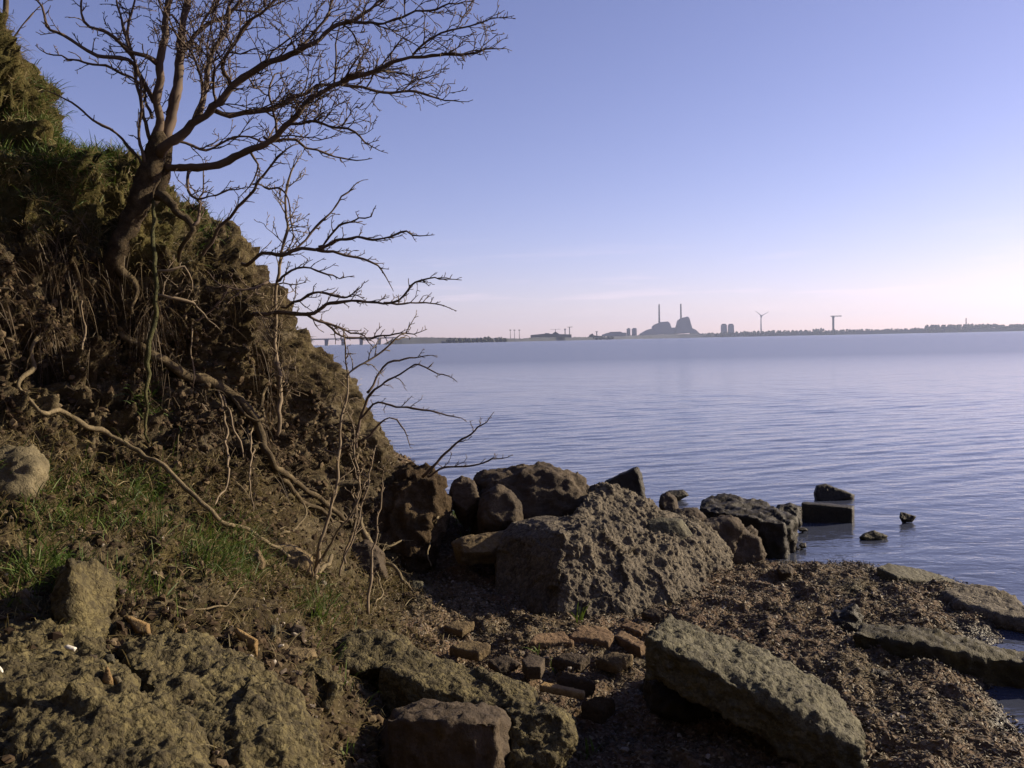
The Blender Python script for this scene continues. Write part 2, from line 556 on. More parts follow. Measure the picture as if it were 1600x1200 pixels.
# the bluff goes on to the left; its unseen curve behind is added to block skylight
bx, by = np.linspace(-18, 9, 190), np.linspace(-15, 12, 190)
BX, BY = np.meshgrid(bx, by, indexing='ij')
toe = -1.7 + .13 * np.clip(1 - BY, 0, 99) ** 2 - .87 * np.clip(BY - 1.4, 0, 99)
tt = np.clip((toe - BX) / 2.6, 0, 1)
bp = np.stack([BX, BY, np.zeros_like(BX)], 2).reshape(-1, 3)
BZ = .12 + 5.6 * tt * tt * (3 - 2 * tt) + (.5 * fbm(bp, .45, 3, 71) + .14 * fbm(bp, 2.1, 3, 72)).reshape(BX.shape) * (.15 + .85 * tt)
BZ = np.where(BX > 4.2, BZ - .12 * (BX - 4.2), BZ)
zedge = np.interp(by, Ku[0], Kz[0])[None, :]
ex = (us[0] * np.maximum(by, 1.15 + .12 * (by + 1.2)))[None, :]
side = zedge - .04 + .75 * np.clip(ex - BX, 0, 2.5) * np.clip((4.6 - zedge) / 3, 0, 1) + (.25 * fbm(bp, .8, 3, 75) + .12 * fbm(bp, 2.4, 4, 76)).reshape(BX.shape) * np.clip((ex - BX) / .5, 0, 1)
bl = np.clip((BY + 1.2) / 2, 0, 1)
bl = np.where(BX < ex + .2, bl * bl * (3 - 2 * bl), 0)
BZ = BZ * (1 - bl) + side * bl
gi = np.arange(BX.size).reshape(BX.shape)
Qb = np.stack([gi[:-1, :-1], gi[1:, :-1], gi[1:, 1:], gi[:-1, 1:]], 2).reshape(-1, 4)
cxb, cyb = BX.ravel()[Qb].mean(1), BY.ravel()[Qb].mean(1)
keep = (cyb < -1.1) | (cxb < us[0] * np.maximum(cyb, 1.15 + .12 * (cyb + 1.2)) + .15)
used, inv = np.unique(Qb[keep].ravel(), return_inverse=True)
me = mk_mesh('hillside', np.stack([BX, BY, BZ], 2).reshape(-1, 3)[used], inv.reshape(-1, 4))
attr(me, 'turf', tt.ravel()[used] * .8)
tag(link('hillside', me, M['soil']), 'unseen earth bluff at left, its curve behind the beach added to block skylight', 'ground', kind='structure')
BV = BVHTree.FromPolygons([tuple(v) for v in flat2], [tuple(q) for q in Q.tolist()])


def hit(px, py, off=0.0):
    """the point where the sight line meets the shore (or the water), brought OFF metres nearer"""
    d = Vector(ray(px, py)).normalized()
    loc, nrm, _i, dist = BV.ray_cast(Vector(CAM), d)
    if d.z < 0:
        tz = -1.7 / d.z
        if loc is None or tz < dist:
            loc = Vector(CAM) + d * tz
    if loc is None:
        loc = Vector(CAM) + d * 6.0
    return np.array(loc) - np.array(d) * off


def hitY(px, py):
    return float(hit(px, py)[1])


# ------------------------------------------------------------------ rocks
ROCKS = []


def rock(name, label, hulls, mat, style='rough', k=1.0, voxel=None, group=None, cat='rock', seed=None, flat_left=None, peb=1.0):
    ROCKS.append(dict(name=name, label=label, hulls=hulls, mat=mat, style=style, k=k, voxel=voxel, group=group, cat=cat, flat_left=flat_left, peb=peb, seed=seed or len(ROCKS) * 7 + 3))


def blob(outline, thick, Yf=None, lean=.45, front=.74, sink=.15):
    """a boulder's hull from its seen outline: waist ring, a smaller nearer face leaning back, a rounded rear"""
    o = np.array(outline, float)
    cx, cy = o.mean(0)
    y0, y1 = o[:, 1].min(), o[:, 1].max()
    if Yf is None:
        Yf = hitY(cx, y1 - .06 * (y1 - y0))
    sink = min(sink, .35 * (y1 - y0) / F_PX * Yf)
    out = []
    for x, y in outline:
        hgt = (y1 - y) / max(1, y1 - y0)
        out.append(P(x, y, Yf + thick * (.25 + .35 * hgt)))
        out.append(P(cx + (x - cx) * front, cy + (y - cy) * front, Yf + thick * lean * .8 * hgt))
        out.append(P(cx + (x - cx) * .82, cy + (y - cy) * .75, Yf + thick * (.85 + .15 * hgt)))
        if hgt < .3:
            q = P(x, y, Yf + thick * .3)
            q[2] -= sink
            out.append(q)
    return np.array(out)


def pts3(lst):
    return np.array([P(*a) for a in lst])


def slab(top, h, extra=None):
    """top corners (px, py, distance) and a straight drop of h metres"""
    t = pts3(top)
    b = t - np.array([0, 0, h])
    return np.concatenate([t, b] + ([pts3(extra)] if extra else []))


def Zd(px, py, z):
    """distance at which the sight line px,py is at height z"""
    d = ray(px, py)
    return (z - 1.7) / d[2] * d[1]


def flatslab(corners, z, h):
    return slab([(x, y, Zd(x, y, zz)) for (x, y), zz in zip(corners, z if isinstance(z, (list, tuple)) else [z] * len(corners))], h)


# --- the shore rocks from left to right
rock('earth_block', 'big dark slumped block of earth at the foot of the bluff beside the flat-topped boulder',
     [blob([(556, 800), (575, 755), (640, 716), (678, 728), (697, 752), (694, 800), (672, 850), (640, 885), (585, 872), (560, 850)], .75, 5.75)], M['earthclod'], 'rough', 1.3)
rock('boulder', 'flat-topped dark boulder standing behind the pointed stone on the shore',
     [blob([(735, 790), (740, 748), (752, 735), (800, 730), (850, 728), (880, 740), (915, 745), (938, 775), (935, 815), (850, 830), (755, 820)], .6, 6.15)], M['rock'], 'rough', .9)
rock('boulder', 'small knob of dark rock on the upper right corner of the flat-topped boulder',
     [blob([(885, 770), (892, 745), (903, 736), (908, 750), (906, 775)], .18, 6.4)], M['rock'], 'rough', .5)
rock('boulder', 'pointed egg-shaped dark stone leaning in front of the flat-topped boulder',
     [blob([(745, 800), (752, 775), (778, 755), (800, 768), (814, 790), (816, 820), (780, 832), (748, 822)], .34, 5.95)], M['rock'], 'rough', .6)
rock('stone', 'small pale-edged stone between the earth block and the pointed stone',
     [blob([(700, 785), (704, 755), (720, 742), (742, 750), (754, 785), (728, 806)], .3, 6.15)], M['rock'], 'rough', .7)
rock('stone', 'low tan stone with flat lit top left of the conglomerate boulder',
     [blob([(706, 848), (722, 838), (765, 832), (795, 826), (792, 852), (775, 868), (715, 868)], .3, 5.6)], M['tan'], 'rough', .6)
rock('conglomerate_boulder', 'huge pebble-crusted concrete boulder in the middle of the shore',
     [pts3([(772, 925, 5.5), (868, 975, 4.98), (980, 964, 5.1), (1075, 937, 5.4), (1138, 895, 5.98), (1146, 868, 6.2),
            (779, 850, 5.7), (800, 818, 5.85), (832, 811, 5.8), (880, 832, 5.28), (1000, 832, 5.72), (1095, 832, 6.05), (1130, 846, 6.25),
            (790, 880, 6.2), (810, 830, 6.3), (960, 800, 6.5), (1060, 805, 6.6), (1140, 860, 6.6), (870, 1000, 5.05), (990, 985, 5.2), (1120, 930, 5.8)]),
      pts3([(885, 830, 5.6), (915, 772, 6.0), (932, 757, 6.1), (965, 757, 6.15), (1005, 778, 6.2), (1052, 812, 6.1), (1000, 850, 5.75), (900, 860, 5.6),
            (890, 900, 6.3), (1040, 880, 6.5), (930, 780, 6.4), (1000, 790, 6.5)])], M['conglo'], 'conglo', .66, .008, flat_left=872, peb=1.9)
rock('stone', 'smooth square-faced grey stone set in the right shoulder of the conglomerate boulder',
     [blob([(1000, 840), (1008, 814), (1030, 808), (1066, 810), (1084, 838), (1060, 860), (1010, 852)], .3, 5.82)], M['slab'], 'slab', .5)
rock('stone', 'shark-fin shaped dark rock at the water edge behind the conglomerate boulder',
     [blob([(943, 752), (968, 740), (996, 728), (1002, 744), (1010, 778), (985, 790), (955, 775)], .3, 6.75, front=.85)], M['wetrock'], 'rough', .5)
rock('stone', 'small dark wet stone in the water right of the fin-shaped rock',
     [blob([(1036, 772), (1045, 766), (1068, 765), (1076, 774), (1060, 779)], .25, 9.2)], M['wetrock'], 'rough', .4)
rock('stone', 'round grey stone just below the small wet stone, behind the conglomerate boulder',
     [blob([(1029, 790), (1033, 774), (1044, 769), (1057, 778), (1060, 798), (1042, 806)], .25, 6.75)], M['rock'], 'rough', .5)
rock('stone', 'low brown stone between the conglomerate boulder and the long wet boulder',
     [blob([(1040, 808), (1060, 795), (1090, 793), (1105, 808), (1090, 826), (1050, 824)], .4, 6.5)], M['rock'], 'rough', .7)
rock('boulder', 'long low dark boulder running into the water behind the pebbly round one',
     [slab([(1092, 790, 7.1), (1100, 781, 7.5), (1130, 776, 7.6), (1185, 786, 7.5), (1225, 797, 7.3), (1243, 811, 7.0), (1225, 818, 6.75), (1180, 808, 6.8), (1120, 800, 6.9)], .55)], M['wetrock'], 'rough', .75)
rock('boulder', 'round pebbly dark boulder on the beach right of the conglomerate boulder',
     [blob([(1085, 850), (1100, 825), (1130, 815), (1165, 822), (1190, 838), (1201, 862), (1196, 886), (1140, 888), (1095, 875)], .5, 6.35, lean=.3, front=.86)], M['rock'], 'conglo', .6)
rock('stone', 'small rounded stone between the long boulder and the square block in the water',
     [blob([(1208, 800), (1214, 788), (1235, 785), (1252, 792), (1252, 812), (1225, 816)], .3, 7.55)], M['wetrock'], 'rough', .5)
rock('stone_block', 'square-cut dark block standing in the water',
     [slab([(1252, 786, 8.05), (1256, 784, 8.25), (1335, 790, 8.25), (1332, 794, 8.0)], .4)], M['wetrock'], 'slab', .5)
rock('stone', 'teardrop-shaped dark rock in the water behind the square-cut block',
     [blob([(1271, 770), (1275, 758), (1290, 755), (1310, 764), (1336, 773), (1334, 778), (1300, 784), (1274, 783)], .28, 9.1, front=.9)], M['wetrock'], 'rough', .2)
rock('stone', 'small pointed dark rock alone in the water at far right',
     [blob([(1405, 808), (1407, 800), (1414, 801), (1432, 807), (1425, 812), (1410, 813)], .14, 7.92, front=.9)], M['wetrock'], 'rough', .25)
rock('stone', 'flat weedy rock just awash in front of the square-cut block',
     [blob([(1342, 840), (1350, 832), (1366, 829), (1390, 837), (1380, 843), (1350, 845)], .16, 7.3)], M['wetslab'], 'rough', .6)
rock('stone', 'tiny flat dark stone in the water below the square-cut block',
     [blob([(1245, 826), (1250, 823), (1260, 825), (1262, 828), (1250, 829)], .14, 7.6)], M['wetrock'], 'rough', .4)
rock('stone', 'tiny dark stone alone in the small bay, nearest of the stones in the water',
     [blob([(1248, 852), (1252, 848), (1259, 848), (1260, 854), (1252, 855)], .12, 7.0)], M['wetrock'], 'rough', .4)
rock('stone', 'small round stone on the beach edge at the head of the bay',
     [blob([(1213, 890), (1217, 882), (1230, 881), (1240, 888), (1238, 897), (1220, 898)], .16, hitY(1226, 897) - .12)], M['rock'], 'rough', .4)
rock('slab', 'pale tilted slab jutting from the beach into the water',
     [flatslab([(1369, 886), (1388, 879), (1440, 888), (1493, 906), (1462, 912), (1400, 900)], [.17, .17, .12, .05, .07, .15], .10)], M['slab'], 'slab', .5, cat='slab')
rock('slab', 'pebbly slab half under weed at the waterline near the right edge',
     [flatslab([(1466, 925), (1480, 912), (1540, 920), (1620, 950), (1650, 985), (1560, 962), (1500, 945)], [.07, .06, .06, .05, .05, .07, .08], .06)], M['conglo'], 'conglo', .5, cat='slab')
rock('stone', 'dark wet stone at the right edge of the beach between the two slabs',
     [blob([(1560, 985), (1566, 966), (1590, 962), (1640, 970), (1640, 1000), (1575, 996)], .4, 5.05)], M['wetrock'], 'rough', .6)
rock('slab', 'long weed-covered slab lying across the beach towards the right edge',
     [flatslab([(1335, 990), (1345, 972), (1480, 990), (1600, 1012), (1680, 1030), (1680, 1052), (1600, 1034), (1450, 1010)], [.20, .18, .165, .125, .10, .10, .13, .17], .3)], M['wetslab'], 'slab', 1.0, cat='slab')
rock('stone', 'dark upright lump of rock at the raised end of the long weed-covered slab',
     [blob([(1285, 1030), (1292, 985), (1305, 955), (1335, 945), (1348, 965), (1345, 1010), (1330, 1045)], .35, 4.75)], M['wetrock'], 'rough', 1.0)
rock('concrete_slab', 'large tilted concrete slab with a broad shadowed side in the foreground',
     [slab([(1010, 996, 3.52), (1060, 1014, 3.49), (1150, 1050, 3.43), (1240, 1092, 3.35), (1342, 1170, 3.17), (1046, 962, 3.92), (1110, 985, 3.9), (1200, 1020, 3.82),
            (1270, 1060, 3.74), (1314, 1100, 3.58), (1344, 1148, 3.4)], .16)], M['slab'], 'slab', 1.15, .009, cat='slab')
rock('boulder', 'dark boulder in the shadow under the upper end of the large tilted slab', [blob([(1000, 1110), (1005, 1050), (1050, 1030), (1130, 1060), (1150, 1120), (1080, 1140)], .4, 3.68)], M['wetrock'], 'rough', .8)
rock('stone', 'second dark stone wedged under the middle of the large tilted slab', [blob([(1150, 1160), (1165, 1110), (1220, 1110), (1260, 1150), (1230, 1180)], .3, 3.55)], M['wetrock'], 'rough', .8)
# --- middle foreground
rock('concrete_slab', 'gravelly concrete slab with lit sloping top in the middle foreground',
     [flatslab([(596, 1042), (640, 1008), (690, 1024), (790, 1058), (832, 1082), (818, 1106), (745, 1098), (650, 1066)], [.44, .44, .42, .37, .32, .31, .34, .41], .34)],
     M['conglo_earth'], 'conglo', .42, .008, cat='slab')
rock('stone', 'low shadowed mound of rock left of the gravelly concrete slab',
     [blob([(515, 1040), (525, 1000), (560, 985), (600, 985), (640, 1000), (640, 1040), (590, 1055), (530, 1055)], .5, 3.45)], M['conglo_earth'], 'rough', 1.0)
rock('stone_block', 'square dark block in shadow below the gravelly slab at the bottom',
     [slab([(600, 1122, 3.02), (618, 1108, 3.2), (700, 1096, 3.3), (790, 1112, 3.2), (778, 1128, 2.98)], .4), blob([(590, 1190), (600, 1130), (640, 1118), (665, 1190)], .4, 3.0)], M['rock'], 'rough', 1.0)
rock('stone', 'brown lumpy stone right of the square dark block',
     [blob([(785, 1150), (790, 1108), (830, 1098), (880, 1105), (906, 1125), (903, 1170), (850, 1215), (795, 1215)], .4, 3.05)], M['conglo_earth'], 'rough', 1.2)
rock('stone', 'lit brown lump of conglomerate beside the gap left of the mound',
     [blob([(432, 1060), (445, 1030), (480, 1018), (520, 1030), (545, 1060), (530, 1110), (520, 1160), (480, 1200), (445, 1130)], .45, 2.9)], M['conglo_earth'], 'conglo', .8)
rock('brick', 'red brick lying flat in the debris between the boulder and gravelly slab',
     [flatslab([(826, 1004), (840, 988), (880, 986), (896, 1003)], [.185, .20, .185, .165], .07)], M['brick_red'], 'rough', .6, .006, cat='brick')
rock('brick', 'pale orange brick beside the red brick, under the grass blade',
     [flatslab([(890, 995), (905, 977), (948, 978), (962, 994), (950, 1003)], [.17, .19, .185, .165, .16], .07)], M['brick_red'], 'rough', .6, .006, cat='brick')
rock('brick', 'broken brick half buried right of the pale orange brick, lower one',
     [flatslab([(958, 992), (972, 986), (1010, 1004), (1000, 1012)], .165, .06)], M['brick_red'], 'rough', .6, .006, cat='brick')
rock('brick', 'small brown brick end just above the half-buried broken brick',
     [flatslab([(968, 976), (985, 969), (1012, 982), (1002, 988)], .155, .06)], M['brick_red'], 'rough', .6, .006, cat='brick')
rock('tile', 'yellow broken tile edge lying right of the gravelly slab',
     [flatslab([(842, 1070), (850, 1064), (915, 1078), (912, 1084)], [.26, .26, .24, .24], .03)], M['brick_yellow'], 'slab', .15, .007, cat='tile')
rock('tile', 'dark slate-like tile tilted behind the yellow tile edge',
     [flatslab([(868, 1062), (882, 1044), (935, 1066), (925, 1080)], [.24, .28, .25, .21], .04)], M['rock'], 'slab', .2, .008, cat='tile')
rock('stone', 'small upright wedge of tan stone left of the bricks',
     [blob([(790, 1022), (797, 1020), (806, 1042), (800, 1050), (794, 1045)], .05)], M['tan'], 'slab', .3)
rock('stone', 'flat grey stone left of the dark slate-like tile',
     [flatslab([(815, 1030), (830, 1020), (852, 1028), (845, 1042), (822, 1042)], .21, .06)], M['rock'], 'slab', .4, .008)
rock('stone', 'small rounded stone in the shadow at the tip of the fallen branch',
     [blob([(636, 916), (645, 907), (660, 908), (667, 918), (660, 927), (642, 926)], .12)], M['slab'], 'rough', .4)
rock('stone', 'small dark stone on the beach right of the upright rock lump, beside the slab',
     [blob([(1352, 1052), (1362, 1044), (1388, 1050), (1392, 1064), (1362, 1066)], .14)], M['wetrock'], 'rough', .5)
for (c_, z_, h_, mt_, lab_) in [
    ([(700, 1010), (735, 998), (768, 1006), (748, 1020)], [.19, .21, .20, .18], .05, 'tan', 'thin tan flagstone lying on the debris above the gravelly slab'),
    ([(760, 1030), (790, 1022), (812, 1034), (778, 1044)], [.22, .23, .21, .20], .04, 'rock', 'dark thin flagstone at the upper right edge of the gravelly slab'),
    ([(930, 1030), (960, 1016), (990, 1022), (965, 1040)], [.17, .20, .20, .16], .05, 'tan', 'tan flat stone against the left end of the large tilted slab'),
    ([(858, 1028), (885, 1018), (925, 1024), (905, 1038)], [.18, .20, .19, .17], .05, 'rock', 'brown flat stone between the pale orange brick and the slate-like tile'),
    ([(905, 1100), (930, 1085), (962, 1092), (940, 1112)], [.18, .21, .19, .16], .06, 'earthclod', 'dark flat stone in the shadow right of the yellow tile edge'),
    ([(690, 978), (712, 968), (742, 972), (722, 986)], [.19, .21, .20, .18], .04, 'tan', 'small sandy flat stone at the edge of the shadow left of the red brick'),
    ([(1000, 955), (1022, 948), (1040, 956), (1018, 964)], [.17, .19, .18, .16], .05, 'rock', 'small flat stone between the conglomerate boulder and the large tilted slab'),
]:
    rock('flat_stone', lab_, [flatslab(c_, z_, h_)], M[mt_], 'rough', .55, .008, group='broken flat stones in the debris')
LUMPS = [pts3([(-160, 1000, 2.5), (60, 982, 2.55), (150, 1005, 2.5), (230, 1078, 2.3), (300, 1150, 2.1), (330, 1270, 1.85), (-160, 1290, 1.75),
            (-160, 1080, 2.05), (120, 1090, 2.1), (220, 1180, 1.95), (-160, 1000, 3.1), (140, 1040, 3.0), (300, 1200, 2.7), (330, 1300, 2.6)]),
         pts3([(185, 985, 2.75), (300, 988, 2.75), (395, 1035, 2.65), (452, 1095, 2.5), (474, 1160, 2.35), (478, 1290, 2.1), (300, 1300, 1.95), (240, 1100, 2.25),
            (330, 1080, 2.38), (420, 1160, 2.25), (190, 1000, 3.1), (380, 1050, 3.05), (470, 1180, 2.8), (480, 1300, 2.6), (210, 1050, 2.35)])]
lump_bvh = []
for hp in LUMPS:
    b2 = bmesh.new()
    bmesh.ops.convex_hull(b2, input=[b2.verts.new(Vector(p)) for p in hp])
    lump_bvh.append(BVHTree.FromBMesh(b2))
    b2.free()


def on_lump(px, py):
    """distance of the concrete lump's own surface on this sight line"""
    d = Vector(ray(px, py)).normalized()
    ys = [h_[0].y for h_ in (t_.ray_cast(Vector(CAM), d) for t_ in lump_bvh) if h_[0] is not None]
    return min(ys + [hitY(px, py)]) - .035


rock('concrete_lump', 'huge crumbling lump of earthy concrete filling the lower left corner', [LUMPS[0]], M['conglo_earth'], 'conglo', .62, .006, peb=1.3)
rock('concrete_lump', 'rounded pebble-studded concrete lump right of the one in the corner', [LUMPS[1]], M['conglo_earth'], 'conglo', .62, .006, peb=1.3)
# --- left bank
rock('concrete_block', 'squarish concrete block half buried in the grass of the bank',
     [pts3([(110, 872, 2.62), (160, 884, 2.86), (209, 905, 3.08), (98, 1000, 2.56), (130, 1016, 2.58), (186, 1006, 2.92), (206, 940, 3.06), (82, 892, 3.0), (84, 1000, 2.95), (150, 878, 3.3), (212, 990, 3.35)])], M['conglo_earth'], 'rough', 1.0)
rock('stone', 'pale weathered stone in the bank at the left edge',
     [blob([(-40, 770), (-35, 705), (10, 688), (48, 700), (66, 730), (58, 775), (10, 790)], .45)], M['pale'], 'rough', 1.0)
rock('stone', 'tan angular stone under the end of the long bare root',
     [blob([(415, 875), (425, 848), (460, 850), (488, 868), (490, 885), (470, 896), (430, 890)], .25)], M['tan'], 'rough', .5)
rock('stone', 'small mossy stone left of the tan angular stone',
     [blob([(385, 885), (390, 862), (405, 858), (416, 880), (412, 892)], .16)], M['tan'], 'rough', .5)
rock('boulder', 'dark rock in the hollow behind the shrub stems at the bluff foot',
     [blob([(530, 880), (545, 852), (575, 845), (600, 862), (605, 890), (565, 902)], .35)], M['rock'], 'rough', .7)
rock('brick_shard', 'orange triangular brick shard on the debris slope',
     [blob([(364, 984), (370, 980), (404, 1000), (402, 1016), (388, 1010)], .06)], M['brick_yellow'], 'slab', .3, cat='brick')
rock('brick_shard', 'tan squared brick piece at the right foot of the concrete block',
     [blob([(194, 962), (204, 962), (234, 975), (236, 992), (215, 992)], .09)], M['brick_yellow'], 'slab', .3, cat='brick')
rock('brick_shard', 'upright pale yellow shard in the cleft between the two concrete lumps',
     [blob([(158, 1066), (166, 1040), (170, 1042), (177, 1062), (170, 1070)], .05, on_lump(168, 1066))], M['brick_yellow'], 'slab', .25, cat='brick')
rock('brick_shard', 'small cream shard touching the upright yellow shard',
     [blob([(176, 1058), (186, 1056), (195, 1070), (182, 1070)], .05, on_lump(185, 1068))], M['pale'], 'slab', .25, cat='brick')
rock('brick_shard', 'yellow chip at the upper right rim of the rounded concrete lump',
     [blob([(426, 1068), (443, 1068), (444, 1086), (428, 1090)], .06, on_lump(436, 1086))], M['brick_yellow'], 'slab', .25, cat='brick')
rock('stone', 'upright grey-green stone right of the orange shard',
     [blob([(416, 1000), (424, 976), (432, 976), (430, 996), (424, 1004)], .05)], M['slab'], 'slab', .4)
rock('stone', 'grey cube-like cobble above the upright yellow shard',
     [blob([(162, 1028), (164, 1022), (178, 1022), (180, 1034), (166, 1037)], .06, on_lump(171, 1034))], M['slab'], 'slab', .3)
rock('stone', 'brown round cobble left of the grey cube-like cobble',
     [blob([(134, 1030), (140, 1022), (152, 1024), (153, 1034), (138, 1036)], .06, on_lump(144, 1034))], M['rock'], 'slab', .3)
rock('stone', 'flat white sliver of stone above the cobbles',
     [blob([(99, 1010), (106, 1007), (121, 1012), (116, 1016), (104, 1014)], .04, on_lump(110, 1014))], M['white_stone'], 'slab', .2)
rock('stone', 'little white stone at the left edge on the corner lump',
     [blob([(-6, 1048), (-2, 1038), (5, 1046), (6, 1052), (-2, 1054)], .05, on_lump(2, 1052))], M['white_stone'], 'slab', .2)
rock('stone', 'brown stone half hidden in grass right of the concrete block',
     [blob([(272, 930), (282, 915), (296, 918), (304, 932), (292, 940)], .12)], M['conglo_earth'], 'rough', .5)
rock('brick_shard', 'thin red brick fragment on the debris below the stick',
     [blob([(284, 992), (286, 980), (292, 982), (294, 996), (288, 999)], .04)], M['brick_red'], 'slab', .25, cat='brick')
rock('stone', 'pale grey stone on the debris below the leaning shrub',
     [blob([(450, 985), (460, 975), (478, 980), (474, 998), (456, 1000)], .08)], M['rock'], 'slab', .4)
rock('stone', 'brown flat-topped stone left of the lit conglomerate lump',
     [blob([(440, 1022), (450, 1012), (490, 1014), (496, 1026), (470, 1036)], .15)], M['tan'], 'rough', .5)

tmp = []
for r in ROCKS:
    bm = bmesh.new()
    for hp in r['hulls']:
        b2 = bmesh.new()
        vs = [b2.verts.new(Vector(p)) for p in hp]
        res = bmesh.ops.convex_hull(b2, input=vs)
        bmesh.ops.delete(b2, geom=[g for g in set(res['geom_interior'] + res['geom_unused']) if isinstance(g, bmesh.types.BMVert)], context='VERTS')
        t_ = bpy.data.meshes.new('t')
        b2.to_mesh(t_)
        b2.free()
        bm.from_mesh(t_)
        bpy.data.meshes.remove(t_)
    co = np.array([v.co[:] for v in bm.verts])
    size = float(np.linalg.norm(co.max(0) - co.min(0)))
    r['size'] = size
    me = bpy.data.meshes.new('t')
    bm.to_mesh(me)
    bm.free()
    o = bpy.data.objects.new('t', me)
    COL.objects.link(o)
    md = o.modifiers.new('a', 'REMESH')
    md.mode = 'VOXEL'
    md.voxel_size = r['voxel'] or max(.0035, min(.016, size / 60))
    ms = o.modifiers.new('b', 'SMOOTH')
    ms.factor, ms.iterations = .5, (1 if r['style'] == 'slab' else 3)
    tmp.append(o)
dg = bpy.context.evaluated_depsgraph_get()
done = [bpy.data.meshes.new_from_object(o.evaluated_get(dg)) for o in tmp]
for o, me, r in zip(tmp, done, ROCKS):
    old = o.data
    bpy.data.objects.remove(o)
    bpy.data.meshes.remove(old)
    n = len(me.vertices)
    co = np.empty(n * 3, np.float32)
    me.vertices.foreach_get('co', co)
    co = co.reshape(-1, 3).astype(float)
    nr = np.empty(n * 3, np.float32)
    me.vertex_normals.foreach_get('vector', nr)
    nr = nr.reshape(-1, 3).astype(float)
    s, k = r['size'], r['k']
    sd = r['seed']
    fs = 1.0 / s
    if r['style'] == 'rough':
        d = .030 * s * fbm(co, 2.6 * fs, 3, sd) + .022 * s * (fbm(co, 5 * fs, 5, sd + 5, .6, True) - .2) + .014 * s * fbm(co, 18 * fs, 4, sd + 9, .65)
        ga, gi_ = worley(co + .12 * s * np.stack([fbm(co, 4 * fs, 2, sd + q) for q in (31, 32, 33)], 1), 2.6 * fs, sd + 40)
        d = (d + .040 * s * (gi_ - .5)) * k
    elif r['style'] == 'slab':
        d = k * (.018 * s * fbm(co, 3 * fs, 3, sd) + .010 * s * fbm(co, 11 * fs, 4, sd + 3, .6))
        wa, wi = worley(co, 26 / max(.5, s), sd)
        if s > 1:
            d += k * (.012 * (fbm(co * np.array([1, 1.6, 1.6]), 12, 4, sd + 20, .6, True) - .2) + .010 * np.sqrt(np.maximum(0, 1 - (worley(co, 17, sd + 6)[0] / .3) ** 2)))
        d += k * .010 * s * np.where(wi > .55, np.maximum(0, .6 - wa), 0) - k * .006 * s * np.where(wi < .2, np.maximum(0, .6 - wa), 0)
    else:
        def peb(fr, seed_, keep, rad_):
            w, wi = worley(co, fr, seed_)
            return np.sqrt(np.maximum(0, 1 - (w / rad_) ** 2)) * (wi > keep) * (.5 + .5 * wi), (w, wi)
        p1, (wa, wi) = peb(11, sd, .55, .42)
        p2, _w = peb(24, sd + 1, .35, .46)
        p3, _w = peb(46, sd + 2, .2, .5)
        p4, _w = peb(90, sd + 3, .2, .5)
        k2 = k
        if r['flat_left']:
            k2 = k * (.3 + .7 * np.clip((project(co)[0] - r['flat_left'] + 25 * fbm(co, 4, 2, 3)) / 25, 0, 1))
        low = np.clip(.6 + 1.6 * fbm(co, 3.1, 3, sd + 12), 0, 1)
        ga, gi_ = worley(co + .10 * np.stack([fbm(co, 3, 3, sd + q) for q in (31, 32, 33)], 1), 2.7, sd + 40)
        d = k * .075 * (gi_ - .5) + k * .055 * fbm(co, 2.2, 3, sd) + k2 * (.032 * (fbm(co, 5, 3, sd + 4, .5, True) - .2) + low * r['peb'] * (.016 * p1 + .012 * p2) + .011 * p3 + .007 * p4
                 - .030 * np.maximum(0, .5 - wa) * (wi < .15) + .012 * fbm(co, 20, 4, sd + 8, .6) + .030 * (fbm(co * np.array([1, 1, .45]), 7, 4, sd + 15, .55, True) - .2))
    co = co + nr * d[:, None]
    me.vertices.foreach_set('co', co.astype(np.float32).ravel())
    me.polygons.foreach_set('use_smooth', np.ones(len(me.polygons), bool))
    me.update()
    base = ((co[:, 0].min() + co[:, 0].max()) / 2, (co[:, 1].min() + co[:, 1].max()) / 2, co[:, 2].min())
    me.name = r['name']
    tag(link(r['name'], me, r['mat'], None, base), r['label'], r['cat'], r['group'])

# ------------------------------------------------------------------ branches
def catmull(p, r, step):
    p, r = np.array(p, float), np.array(r, float)
    if len(p) < 3:
        n = max(2, int(np.linalg.norm(p[-1] - p[0]) / step))
        t = np.linspace(0, 1, n + 1)
        return p[0] + (p[-1] - p[0]) * t[:, None], r[0] + (r[-1] - r[0]) * t
    e = np.concatenate([[2 * p[0] - p[1]], p, [2 * p[-1] - p[-2]]])
    out, ro = [], []
    for i in range(len(p) - 1):
        a, b, c, d = e[i:i + 4]
        n = max(1, int(np.linalg.norm(c - b) / step))
        for t in np.arange(n) / n:
            out.append(.5 * ((2 * b) + (c - a) * t + (2 * a - 5 * b + 4 * c - d) * t * t + (3 * b - a - 3 * c + d) * t**3))
            ro.append(r[i] + (r[i + 1] - r[i]) * t)
    out.append(p[-1])
    ro.append(r[-1])
    return np.array(out), np.array(ro)


